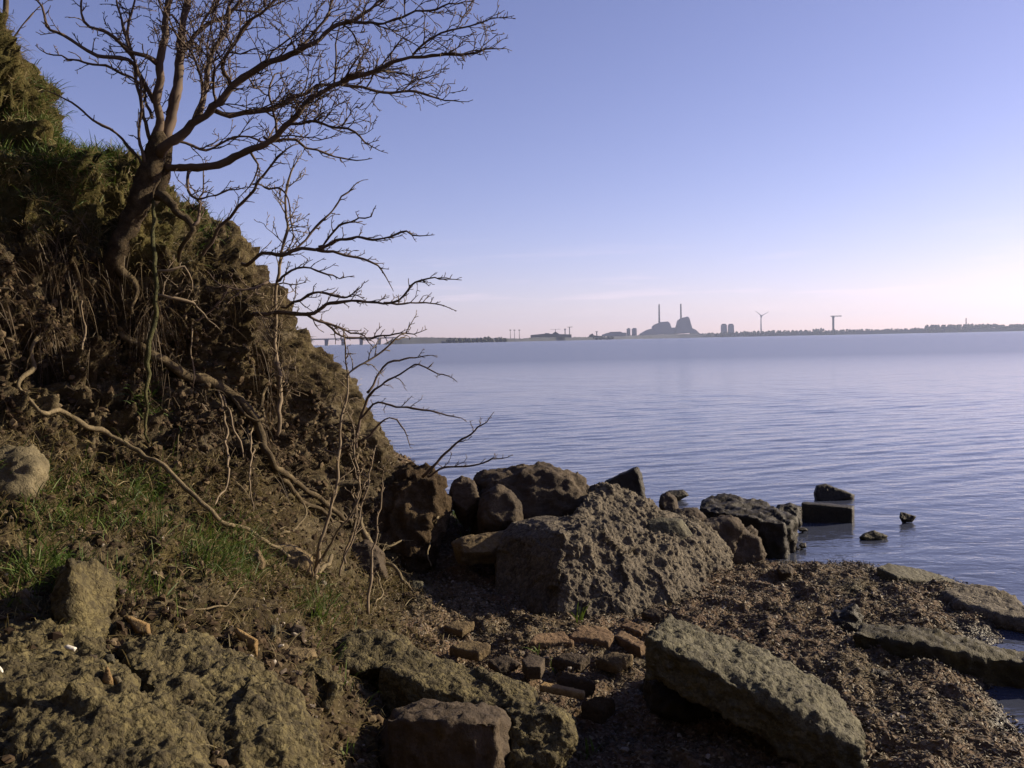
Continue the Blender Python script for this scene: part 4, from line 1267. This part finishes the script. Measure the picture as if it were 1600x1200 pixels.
M['pebble'] = tone_mat('mixed pebbles', [(.0, (.05, .035, .025)), (.5, (.12, .09, .065)), (.85, (.19, .16, .12)), (1.0, (.38, .34, .28))], .7, .35)
M['clod'] = tone_mat('soil clods', [(.0, (.022, .014, .009)), (.6, (.075, .052, .030)), (1.0, (.15, .115, .07))], .95, .15)
M['weed'] = tone_mat('drifted seaweed', [(.0, (.020, .014, .006)), (.5, (.072, .051, .025)), (.85, (.14, .102, .048)), (1.0, (.24, .20, .13))], .62, .3)
onland = (flat2[:, 2] > -.02)
bz = (1 - hillw) * onland
lumps('pebbles', pick(bz * (.3 + .7 * np.clip(patch + .5, 0, 1)) + .5 * hillw * (kf_ < 4.2) * (kf_ > 1.8), 7000), .003, .016, 'pebble', 'small pebbles scattered over the beach and debris slope', 'pebbles', .6)
lumps('rubble', pick(hillw * (kf_ > 2) * (kf_ < 6.6) * np.clip(.6 + patch, .1, 2), 14000), .004, .022, 'clod', 'crumbled soil clods on the bluff face', 'rubble', .8)


def flakes(name, idx, smin, smax, mat, label):
    n = len(idx)
    L = nrg.uniform(smin, smax, n)
    d = nrg.normal(0, 1, (n, 3)) * np.array([1, 1, .35])
    d /= np.linalg.norm(d, axis=1, keepdims=True)
    s = np.cross(d, N1[idx] + nrg.normal(0, .45, (n, 3)))
    s /= np.linalg.norm(s, axis=1, keepdims=True)
    w = L * nrg.uniform(.10, .38, n)
    up = np.cross(s, d)
    p = flat2[idx] + N1[idx] * nrg.uniform(.0, .016, (n, 1))
    k = L[:, None]
    V = np.stack([p - d * k - s * w[:, None] * .4, p - d * k + s * w[:, None] * .4, p - s * w[:, None] + up * k * .25, p + s * w[:, None] + up * k * .25, p + d * k], 1).reshape(-1, 3)
    b = np.arange(n)[:, None] * 5
    me = mk_mesh(name, V, b + np.array([0, 1, 3, 2]), b + np.array([2, 3, 4]), smooth=False)
    attr(me, 'tone', np.repeat(nrg.random(n), 5))
    return tag(link(name, me, M[mat]), label, 'seaweed', kind='stuff')


flakes('seaweed', pick(bz * (flat2[:, 1] > 2.3), 70000), .004, .017, 'weed', 'drifts of brown seaweed scraps on the beach')

# a few blades that stand alone
def tuft(px, py, n, h, label, seed):
    g = random.Random(seed)
    b = hit(px, py)
    V, q, t = [], [], []
    for i in range(n):
        o = np.array([g.gauss(0, .015), g.gauss(0, .015), 0])
        d = np.array([g.gauss(0, .3), g.gauss(0, .3), 1.0])
        d /= np.linalg.norm(d)
        L = h * g.uniform(.5, 1.1)
        a = g.uniform(0, 6.28)
        s = np.array([math.cos(a), math.sin(a), 0]) * .004
        p = b + o - np.array([0, 0, .02])
        m1, m2, tp_ = p + d * L * .5, p + d * L * .8 + np.array([d[0], d[1], -.1]) * L * .2, p + d * L + np.array([d[0] * 1.2, d[1] * 1.2, -.25]) * L * .5
        k = len(V)
        V += [p - s, p + s, m1 - s, m1 + s, m2 - s * .6, m2 + s * .6, tp_]
        q += [(k, k + 1, k + 3, k + 2), (k + 2, k + 3, k + 5, k + 4)]
        t += [(k + 4, k + 5, k + 6)]
    me = mk_mesh('grass_tuft', np.array(V), np.array(q), np.array(t))
    attr(me, 'tone', np.full(len(V), .8))
    tag(link('grass_tuft', me, M['grass'], None, b), label, 'grass tuft')


tuft(905, 972, 6, .16, 'lone upright tuft of green blades in front of the conglomerate boulder', 1)
tuft(845, 1020, 6, .10, 'small green tuft beside the red brick', 2)
tuft(870, 1045, 7, .09, 'low yellow-green tuft between the slate-like tile and the red brick', 3)
tuft(595, 1080, 9, .13, 'thin green tuft in the gap left of the gravelly slab', 4)
tuft(920, 1180, 10, .10, 'dark tuft at the lower corner right of the brown lumpy stone', 5)
tuft(540, 1180, 6, .16, 'sparse tuft in the dark gap at the bottom', 6)
tuft(500, 965, 16, .12, 'bushy green tuft below the many-stemmed shrub', 7)

# ------------------------------------------------------------------ water
ur = np.linspace(-1.2, 1.2, 960)
yr = np.concatenate([np.linspace(1.5, 4, 30)[:-1], 4 * (160 / 4) ** (np.linspace(0, 1, 1050)), [200, 300, 500, 900, 1600, 3000, 6000, 9000]])
UX, YY = np.meshgrid(ur, yr, indexing='ij')
X = UX * YY
fade = np.clip(1 - (YY - 60) / 90, 0, 1) * np.clip((YY - 5.0) / 7, .12, 1)
cellsz = np.maximum(np.gradient(X, axis=0), np.abs(np.gradient(YY, axis=1)))
Zw = np.zeros_like(X)
g = random.Random(5)
for i in range(60):
    lam = 10 ** g.uniform(math.log10(.17), math.log10(.85))
    th = R(-66 + g.gauss(0, 14))           # travels towards the shore, crests slanting down to the right
    kx, ky = math.cos(th) * 2 * math.pi / lam, math.sin(th) * 2 * math.pi / lam
    a = .0019 * lam ** .85 * g.uniform(.5, 1.3)
    ph = g.uniform(0, 6.28)
    mod = .55 + .45 * np.sin(X * g.uniform(-.5, .5) + YY * g.uniform(-.3, .3) + ph * 3)
    Zw += a * mod * np.sin(kx * X + ky * YY + ph) * np.clip((lam / cellsz - 3) / 3, 0, 1)
Zw *= fade
gi = np.arange(X.size).reshape(X.shape)
Qw = np.stack([gi[:-1, :-1], gi[1:, :-1], gi[1:, 1:], gi[:-1, 1:]], 2).reshape(-1, 4)
tag(link('water', mk_mesh('water', np.stack([X, YY, Zw], 2).reshape(-1, 3), Qw), M['water']), 'calm rippled sea of the bay', 'water', kind='structure')

# ------------------------------------------------------------------ the far shore
def fx(px, Y):
    return u_of(px, 525) * Y


def fz(px, py, Y):
    return 1.7 + Y * w_of(u_of(px, 525), py)


def boxm(bm, x0, x1, y0, y1, z0, z1):
    vs = [bm.verts.new((x, y, z)) for z in (z0, z1) for x, y in ((x0, y0), (x1, y0), (x1, y1), (x0, y1))]
    for f in ((3, 2, 1, 0), (4, 5, 6, 7), (0, 1, 5, 4), (1, 2, 6, 5), (2, 3, 7, 6), (3, 0, 4, 7)):
        bm.faces.new([vs[i] for i in f])


def cyl(bm, x, y, z0, z1, r0, r1, n=14):
    a = [bm.verts.new((x + r0 * math.cos(i * 2 * math.pi / n), y + r0 * math.sin(i * 2 * math.pi / n), z0)) for i in range(n)]
    b = [bm.verts.new((x + r1 * math.cos(i * 2 * math.pi / n), y + r1 * math.sin(i * 2 * math.pi / n), z1)) for i in range(n)]
    for i in range(n):
        bm.faces.new((a[i], a[(i + 1) % n], b[(i + 1) % n], b[i]))
    bm.faces.new(b)
    bm.faces.new(a[::-1])


def bar(bm, p, q, w, w2=None):
    p, q = Vector(p), Vector(q)
    d = (q - p).normalized()
    s = d.cross(Vector((0, 1, 0.01))).normalized()
    t = d.cross(s).normalized()
    w2 = w if w2 is None else w2
    vs = [bm.verts.new(c + s * ww * i + t * ww * j) for c, ww in ((p, w), (q, w2)) for i, j in ((-1, -1), (1, -1), (1, 1), (-1, 1))]
    for f in ((3, 2, 1, 0), (4, 5, 6, 7), (0, 1, 5, 4), (1, 2, 6, 5), (2, 3, 7, 6), (3, 0, 4, 7)):
        bm.faces.new([vs[i] for i in f])


def bobj(name, bm, mat, parent=None, loc=None, smooth=False):
    me = bpy.data.meshes.new(name)
    bmesh.ops.recalc_face_normals(bm, faces=bm.faces)
    bm.to_mesh(me)
    bm.free()
    if smooth:
        me.polygons.foreach_set('use_smooth', np.ones(len(me.polygons), bool))
    return link(name, me, mat, parent, loc)


def prism(bm, outline, Y, depth, shrink=.9):
    """a building seen as this outline: the front at Y, a slightly smaller rear DEPTH behind it"""
    o = [(fx(a, Y), fz(a, b, Y)) for a, b in outline]
    cx = sum(a for a, _ in o) / len(o)
    fr = [bm.verts.new((a, Y, z)) for a, z in o]
    bk = [bm.verts.new((cx + (a - cx) * shrink, Y + depth, z * (.96 if z > 3 else 1))) for a, z in o]
    bm.faces.new(fr)
    bm.faces.new(bk[::-1])
    for i in range(len(o)):
        j = (i + 1) % len(o)
        bm.faces.new((fr[j], fr[i], bk[i], bk[j]))


# the low land: crest line (px, py, distance)
crest = [(598, 538, 2000), (612, 530, 2020), (628, 527.6, 2040), (660, 527.2, 2100), (720, 528, 2200), (780, 528.6, 2350), (815, 529, 2500), (835, 527, 2600), (870, 527, 2750), (900, 527, 2900), (935, 527, 3100), (960, 525.6, 3300), (1000, 524, 3700),
         (1060, 522, 4000), (1120, 521, 4100), (1200, 519.6, 4100), (1300, 517.6, 4000), (1400, 516, 3900), (1450, 514.6, 3800), (1560, 513.5, 3700), (1660, 511, 3600), (1900, 507, 3500), (2200, 502, 3400)]
cu = np.interp(np.linspace(0, len(crest) - 1, 420), np.arange(len(crest)), [c_[0] for c_ in crest])
cv = np.interp(np.linspace(0, len(crest) - 1, 420), np.arange(len(crest)), [c_[1] for c_ in crest])
cw = np.interp(np.linspace(0, len(crest) - 1, 420), np.arange(len(crest)), [c_[2] for c_ in crest])
V = []
for i, (a, b, Yd) in enumerate(zip(cu, cv, cw)):
    zt = max(.3, fz(a, b, Yd)) + (rnd.gauss(0, .35) if i > 10 else 0)
    for dy, zz in ((-1.2 * zt, -.3), (-.5 * zt, zt * .55), (0, zt), (60, zt * .98), (400, zt * .8), (500, -.5)):
        V.append((fx(a, Yd) * (Yd + dy) / Yd, Yd + dy, zz))
gi = np.arange(len(V)).reshape(-1, 6)
Ql = np.stack([gi[:-1, :-1], gi[1:, :-1], gi[1:, 1:], gi[:-1, 1:]], 2).reshape(-1, 4)
tag(link('land', mk_mesh('land', np.array(V), Ql), M['far_land']), 'low embankment and far shore across the bay', 'land', kind='structure')

# bridge
Y = 2000
br = empty('road_bridge', (fx(560, Y), Y, 0), 'long low road bridge on piers meeting the far embankment at left', 'bridge')
bm = bmesh.new()
ztop = [fz(a, 527.0 + (620 - a) * .004, Y) for a in (380, 622)]
zb = 14.2
boxm(bm, fx(380, Y), fx(622, Y), Y - 6, Y + 6, fz(600, 529.0, Y), fz(600, 527.2, Y))
bobj('deck', bm, M['far_concrete'], br)
bm = bmesh.new()
for a in range(380, 622, 2):
    bar(bm, (fx(a, Y), Y - 6, fz(600, 527.3, Y)), (fx(a, Y), Y - 6, fz(600, 527.3, Y) + 1.0), .06)
bar(bm, (fx(380, Y), Y - 6, fz(600, 527.3, Y) + 1.0), (fx(622, Y), Y - 6, fz(600, 527.3, Y) + 1.0), .1)
bobj('railing', bm, M['far_dark'], br)
for a in (592.5, 564.5, 536, 510, 484, 458):
    bm = bmesh.new()
    boxm(bm, fx(a - 2.4, Y), fx(a + 2.4, Y), Y - 5, Y + 5, -1, fz(600, 529.0, Y) - .02)
    boxm(bm, fx(a - 3.2, Y), fx(a + 3.2, Y), Y - 5.6, Y + 5.6, fz(600, 529.9, Y), fz(600, 529.2, Y))
    bobj('pier', bm, M['far_concrete'], br)

# masts on the embankment
for i, a in enumerate((797.5, 804, 811.5)):
    Yd = 2450
    e = empty('light_mast', (fx(a, Yd), Yd, fz(a, 529.5, Yd)), ['leftmost of three thin masts on the far embankment', 'middle one of three thin masts on the far embankment', 'rightmost of three thin masts on the far embankment'][i], 'mast', 'three masts on the far embankment')
    bm = bmesh.new()
    cyl(bm, fx(a, Yd), Yd, fz(a, 530.5, Yd), fz(a, 515.0, Yd), .9, .5, 8)
    bobj('pole', bm, M['far_dark'], e)
    bm = bmesh.new()
    boxm(bm, fx(a, Yd) - 2.6, fx(a, Yd) + 2.6, Yd - .8, Yd + .8, fz(a, 516.4, Yd), fz(a, 515.2, Yd))
    bobj('crossarm', bm, M['far_dark'], e)


def crane(px, ptop, pbase, j0, j1, Yd, label, w=1.2, tilt=0):
    e = empty('tower_crane', (fx(px, Yd), Yd, fz(px, pbase, Yd)), label, 'crane', 'cranes on the far shore')
    bm = bmesh.new()
    x, zt, zb_ = fx(px, Yd), fz(px, ptop, Yd), fz(px, pbase + 1, Yd)
    bar(bm, (x, Yd, zb_), (x, Yd, zt), w)
    bobj('mast', bm, M['far_dark'], e)
    bm = bmesh.new()
    bar(bm, (fx(j0, Yd), Yd, zt - tilt), (fx(j1, Yd), Yd, zt + tilt), w * .55)
    bobj('jib', bm, M['far_dark'], e)
    bm = bmesh.new()
    boxm(bm, x - w * 1.3, x + w * 1.3, Yd - w, Yd + w, zt - w * 2.6, zt - w * .8)
    bobj('cab', bm, M['far_dark'], e)


crane(890, 511, 526, 887, 895, 2800, 'crane right of the dark industrial sheds on the far shore', 1.2)
crane(868, 514.5, 526, 860, 876, 2760, 'low crane above the middle of the dark industrial sheds', .7)
crane(883, 514, 526, 881.5, 885, 2790, 'short thick crane between the two others over the sheds', 1.4)
crane(932.5, 518, 527, 930.5, 934.5, 3100, 'small dark crane on the bare spit left of the pale warehouse', 1.5)
crane(1302, 494, 517, 1298, 1315, 4000, 'tall lone crane with arm pointing right, between turbine and wood', 3.6)


def building(name, label, outline, Yd, depth, mat='far_concrete', group=None, roof=None, shrink=.96):
    a = sum(p_[0] for p_ in outline) / len(outline)
    e = empty(name, (fx(a, Yd), Yd, 0), label, 'building', group)
    bm = bmesh.new()
    prism(bm, outline, Yd, depth, shrink)
    bobj('wall', bm, M[mat], e)
    if roof:
        bm = bmesh.new()
        for q in roof:
            prism(bm, q, Yd + depth * .2, depth * .5, shrink)
        bobj('roof', bm, M['far_dark'], e)
    return e


building('industrial_shed', 'long dark shed on the far shore below the cranes', [(829, 527.5), (829, 523.5), (850, 521.5), (893, 522.5), (893, 527)], 2750, 60, 'far_dark', roof=[[(862, 522), (868, 518), (874, 522)], [(850, 522), (852, 520.5), (858, 520.5), (860, 522)]])
building('industrial_shed', 'small dark shed on the spit left of the pale warehouse', [(921, 527), (922, 523), (926, 521), (928, 524), (940, 525), (941, 527)], 3100, 40, 'far_dark')
building('warehouse', 'long pale warehouse left of the power station', [(941, 525.8), (944, 522), (950, 520), (972, 519.5), (979, 520), (979, 525)], 3600, 80, roof=[[(950, 520.2), (954, 518.6), (970, 518.2), (973, 519.8)]])
for a0, a1, lab in ((980, 985, 'left of two small grey towers beside the warehouse'), (988, 995, 'wider right one of two small grey towers beside the power station')):
    building('silo_tower', lab, [(a0, 525), (a0, 513.5), (a1, 513.3), (a1, 524.6)], 3900, 20, roof=[[(a0 + 1, 513.6), (a0 + 1.2, 512.6), (a1 - 1.2, 512.6), (a1 - 1, 513.4)]])

# power station
Yd = 4300
pp_ = empty('power_station', (fx(1045, Yd), Yd, 0), 'grey power station with two sloping boiler houses and two tall chimneys', 'power station')
bm = bmesh.new()
prism(bm, [(1021, 523), (1021, 509.5), (1024, 506.5), (1032, 503.2), (1044, 502.2), (1047, 505), (1051, 516), (1053, 522)], Yd, 75, .92)
bobj('boiler_house', bm, M['far_concrete'], pp_)
bm = bmesh.new()
prism(bm, [(1055, 522), (1060, 507), (1062, 499.5), (1066, 496.5), (1075, 494.5), (1077.5, 497), (1080, 506), (1084, 520)], Yd + 12, 75, .92)
bobj('boiler_house', bm, M['far_concrete'], pp_)
bm = bmesh.new()
prism(bm, [(998, 524), (1003, 520), (1012, 515), (1021.5, 513), (1022, 523.5)], Yd + 4, 50, .95)
bobj('turbine_hall', bm, M['far_concrete'], pp_)
bm = bmesh.new()
prism(bm, [(1046, 523), (1047, 513.5), (1050, 512), (1057, 511.5), (1058, 522.5)], Yd + 20, 50, .95)
bobj('turbine_hall', bm, M['far_concrete'], pp_)
bm = bmesh.new()
prism(bm, [(1080, 522), (1081, 512.5), (1087, 515), (1092, 519.5), (1093, 521.5)], Yd + 16, 50, .95)
bobj('turbine_hall', bm, M['far_concrete'], pp_)
for a, b0, b1 in ((1032.6, 505, 475.5), (1066.8, 500, 475)):
    bm = bmesh.new()
    cyl(bm, fx(a, Yd), Yd + 40, fz(a, b0 + 10, Yd), fz(a, b1, Yd), 4.6, 3.6)
    c_ = bobj('chimney', bm, M['far_dark'], pp_, smooth=True)
    bm = bmesh.new()
    cyl(bm, fx(a, Yd), Yd + 40, fz(a, b1 + .1, Yd), fz(a, b1 - 1.0, Yd), 2.4, 2.2)
    me_o = bobj('flue', bm, M['far_dark'])
    me_o.data.transform(Matrix.Translation(-pp_.location))
    me_o.parent = c_
for a0, a1, lab in ((1128, 1136.5, 'left one of the twin round-topped towers right of the power station'), (1139, 1147.5, 'right one of the twin round-topped towers, nearer the wind turbine')):
    Yt = 4250
    e = empty('apartment_tower', (fx((a0 + a1) / 2, Yt), Yt, 0), lab, 'tower', 'twin towers on the far shore')
    bm = bmesh.new()
    prism(bm, [(a0 - .2, 521.5), (a0, 507.5), (a1 - .8, 507.5), (a1, 521)], Yt, 26, .9)
    bobj('wall', bm, M['far_concrete'], e)
    bm = bmesh.new()
    prism(bm, [(a0 + .2, 507.45), (a0 + .8, 506), (a1 - 3, 505.8), (a1 - 1.1, 507.45)], Yt + 2, 20, .9)
    bobj('roof', bm, M['far_dark'], e)

# wind turbine
Yt = 4100
a = 1189.3
wt = empty('wind_turbine', (fx(a, Yt), Yt, fz(a, 518.5, Yt)), 'white three-bladed wind turbine on the far shore', 'wind turbine')
bm = bmesh.new()
zt = fz(a, 494, Yt)
cyl(bm, fx(a, Yt), Yt, fz(a, 520, Yt), zt, 3.6, 2.2)
bobj('tower', bm, M['far_white'], wt, smooth=True)
bm = bmesh.new()
boxm(bm, fx(a, Yt) - 3, fx(a, Yt) + 3, Yt - 9, Yt + 5, zt - 1.5, zt + 4)
bobj('nacelle', bm, M['far_white'], wt)
for an in (142, 28, 262):
    bm = bmesh.new()
    hx, hz = fx(a, Yt), zt + 1.5
    L = 36 if an != 262 else 34
    bar(bm, (hx, Yt - 10, hz), (hx + L * math.cos(R(an)), Yt - 10, hz + L * math.sin(R(an))), 1.5, .6)
    bobj('blade', bm, M['far_white'], wt)

Yt = 3700
a = 1521
ch = empty('factory_chimney', (fx(a, Yt), Yt, 0), 'thin lone chimney rising from the dark wood at right', 'chimney')
bm = bmesh.new()
cyl(bm, fx(a, Yt), Yt + 60, 0, fz(a, 497, Yt), 2.6, 1.9)
bobj('shaft', bm, M['far_dark'], ch, smooth=True)
bm = bmesh.new()
cyl(bm, fx(a, Yt), Yt + 60, fz(a, 497.1, Yt), fz(a, 496.4, Yt), 2.5, 2.4)
bobj('cap', bm, M['far_dark'], ch)


def wood(name, label, spans, n, seed):
    """a belt of far trees: leafy clumps of uneven height, several rows deep"""
    g = np.random.default_rng(seed)
    Vs, Fs, k = [], [], 0
    for (a0, t0, a1, t1, base, Yd, depth) in spans:
        m_ = int(n * (a1 - a0) / 100)
        for _ in range(m_):
            f = g.random()
            a = a0 + (a1 - a0) * f
            yd = Yd + depth * g.random()
            top = t0 + (t1 - t0) * f
            zt = fz(a, top, Yd) * g.uniform(.72, 1.0)
            rr = g.uniform(2.5, 6.0)
            hh = min(zt / 2, g.uniform(3, 8))
            zc = g.uniform(hh, max(hh + .1, zt - hh)) if g.random() < .6 else zt - hh
            v = ico_v * (1 + g.normal(0, .22, (len(ico_v), 1))) * np.array([rr, rr, hh]) + np.array([fx(a, Yd) * yd / Yd, yd, zc])
            Vs.append(v)
            Fs.append(ico_f + k)
            k += len(ico_v)
    return tag(link(name, mk_mesh(name, np.concatenate(Vs), tris=np.concatenate(Fs), smooth=False), M['far_trees']), label, 'trees', kind='stuff')


wood('woods', 'dark flat-topped wood on the far shore at right',
     [(1446, 506.5, 1500, 506, 517, 3750, 120), (1500, 506, 1560, 504.8, 516, 3720, 120), (1558, 507, 1640, 503.5, 515, 3680, 120), (1640, 503.5, 1800, 500, 512, 3600, 120)], 420, 3)
wood('treeline', 'thin low line of trees along the far shore between the towers and the wood',
     [(1092, 519.5, 1150, 517.6, 521, 4050, 60), (1150, 516.6, 1262, 514.6, 519, 4030, 80), (1262, 512.5, 1288, 512, 518, 4000, 40), (1288, 514.5, 1446, 511, 516, 3950, 80)], 160, 4)
wood('treeline', 'low scrub along the top of the far embankment at left', [(628, 526.6, 790, 527.6, 530, 2130, 60), (756, 525.6, 790, 526.6, 530, 2330, 30), (893, 526, 960, 524.8, 527, 3050, 60), (960, 523, 1025, 521.5, 524, 3800, 60)], 90, 5)

# ------------------------------------------------------------------ air
bm = bmesh.new()
boxm(bm, -14000, 14000, -60, 9200, -2.2, 215)
hz = bobj('haze', bm, None)
tag(hz, 'thin sea haze over the whole bay', 'haze', kind='stuff')
m = bpy.data.materials.new('haze')
m.use_nodes = True
m.node_tree.nodes.clear()
o_ = m.node_tree.nodes.new('ShaderNodeOutputMaterial')
v_ = m.node_tree.nodes.new('ShaderNodeVolumePrincipled')
v_.inputs['Color'].default_value = (.60, .70, 1.0, 1)
v_.inputs['Density'].default_value = 8e-5
v_.inputs['Anisotropy'].default_value = .32
m.node_tree.links.new(v_.outputs[0], o_.inputs['Volume'])
hz.data.materials.append(m)

# ------------------------------------------------------------------ light
SUN_AZ, SUN_EL = R(71), R(22)          # azimuth clockwise from the view direction (+Y)
sd = Vector((math.sin(SUN_AZ) * math.cos(SUN_EL), math.cos(SUN_AZ) * math.cos(SUN_EL), math.sin(SUN_EL)))
sl = bpy.data.lights.new('sun', 'SUN')
sl.energy = 5.0
sl.angle = R(.5)
sl.color = (1.0, .84, .60)
so = bpy.data.objects.new('sun', sl)
so.rotation_euler = sd.to_track_quat('Z', 'Y').to_euler()
COL.objects.link(so)
wd = bpy.data.worlds.new('World')
scene.world = wd
wd.use_nodes = True
nt = wd.node_tree
bg = nt.nodes['Background']
sk = nt.nodes.new('ShaderNodeTexSky')
sk.sky_type = 'NISHITA'
sk.sun_disc = False
sk.sun_elevation = SUN_EL
sk.sun_rotation = SUN_AZ
sk.altitude = 0
sk.air_density = .8
sk.dust_density = .3
sk.ozone_density = 2.8
tint = nt.nodes.new('ShaderNodeMix')
tint.data_type = 'RGBA'
tint.blend_type = 'MULTIPLY'
tint.inputs[0].default_value = 1.0
tint.inputs[7].default_value = (1.15, .82, .94, 1)      # the camera's white balance
nt.links.new(sk.outputs[0], tint.inputs[6])
# a few faint high streaks of cloud low over the horizon
tc = nt.nodes.new('ShaderNodeTexCoord')
mp = nt.nodes.new('ShaderNodeMapping')
mp.inputs['Scale'].default_value = (5, 5, 70)
nt.links.new(tc.outputs['Generated'], mp.inputs[0])
nz = nt.nodes.new('ShaderNodeTexNoise')
nz.inputs['Scale'].default_value = 1.0
nz.inputs['Detail'].default_value = 5
nt.links.new(mp.outputs[0], nz.inputs[0])
rp = nt.nodes.new('ShaderNodeValToRGB')
rp.color_ramp.elements[0].position = .56
rp.color_ramp.elements[1].position = .74
nt.links.new(nz.outputs[0], rp.inputs[0])
sx_ = nt.nodes.new('ShaderNodeSeparateXYZ')
nt.links.new(tc.outputs['Generated'], sx_.inputs[0])
band = nt.nodes.new('ShaderNodeValToRGB')
for p_, v_ in ((.02, 0), (.045, 1), (.075, .5), (.12, 0)):
    e_ = band.color_ramp.elements.new(p_)
    e_.color = (v_, v_, v_, 1)
band.color_ramp.elements[0].color = (0, 0, 0, 1)
band.color_ramp.elements[-1].color = (0, 0, 0, 1)
nt.links.new(sx_.outputs['Z'], band.inputs[0])
mm = nt.nodes.new('ShaderNodeMath')
mm.operation = 'MULTIPLY'
nt.links.new(rp.outputs[0], mm.inputs[0])
nt.links.new(band.outputs[0], mm.inputs[1])
mm2 = nt.nodes.new('ShaderNodeMath')
mm2.operation = 'MULTIPLY'
mm2.inputs[1].default_value = .35
nt.links.new(mm.outputs[0], mm2.inputs[0])
cl = nt.nodes.new('ShaderNodeMix')
cl.data_type = 'RGBA'
nt.links.new(mm2.outputs[0], cl.inputs[0])
nt.links.new(tint.outputs[2], cl.inputs[6])
cl.inputs[7].default_value = (9, 7, 7.5, 1)
nt.links.new(cl.outputs[2], bg.inputs[0])
bg.inputs[1].default_value = .084

scene.view_settings.view_transform = 'Standard'
scene.view_settings.look = 'None'
scene.view_settings.exposure = .9
scene.view_settings.gamma = 1
scene.cycles.max_bounces = 6
scene.cycles.volume_bounces = 0
scene.cycles.use_denoising = True
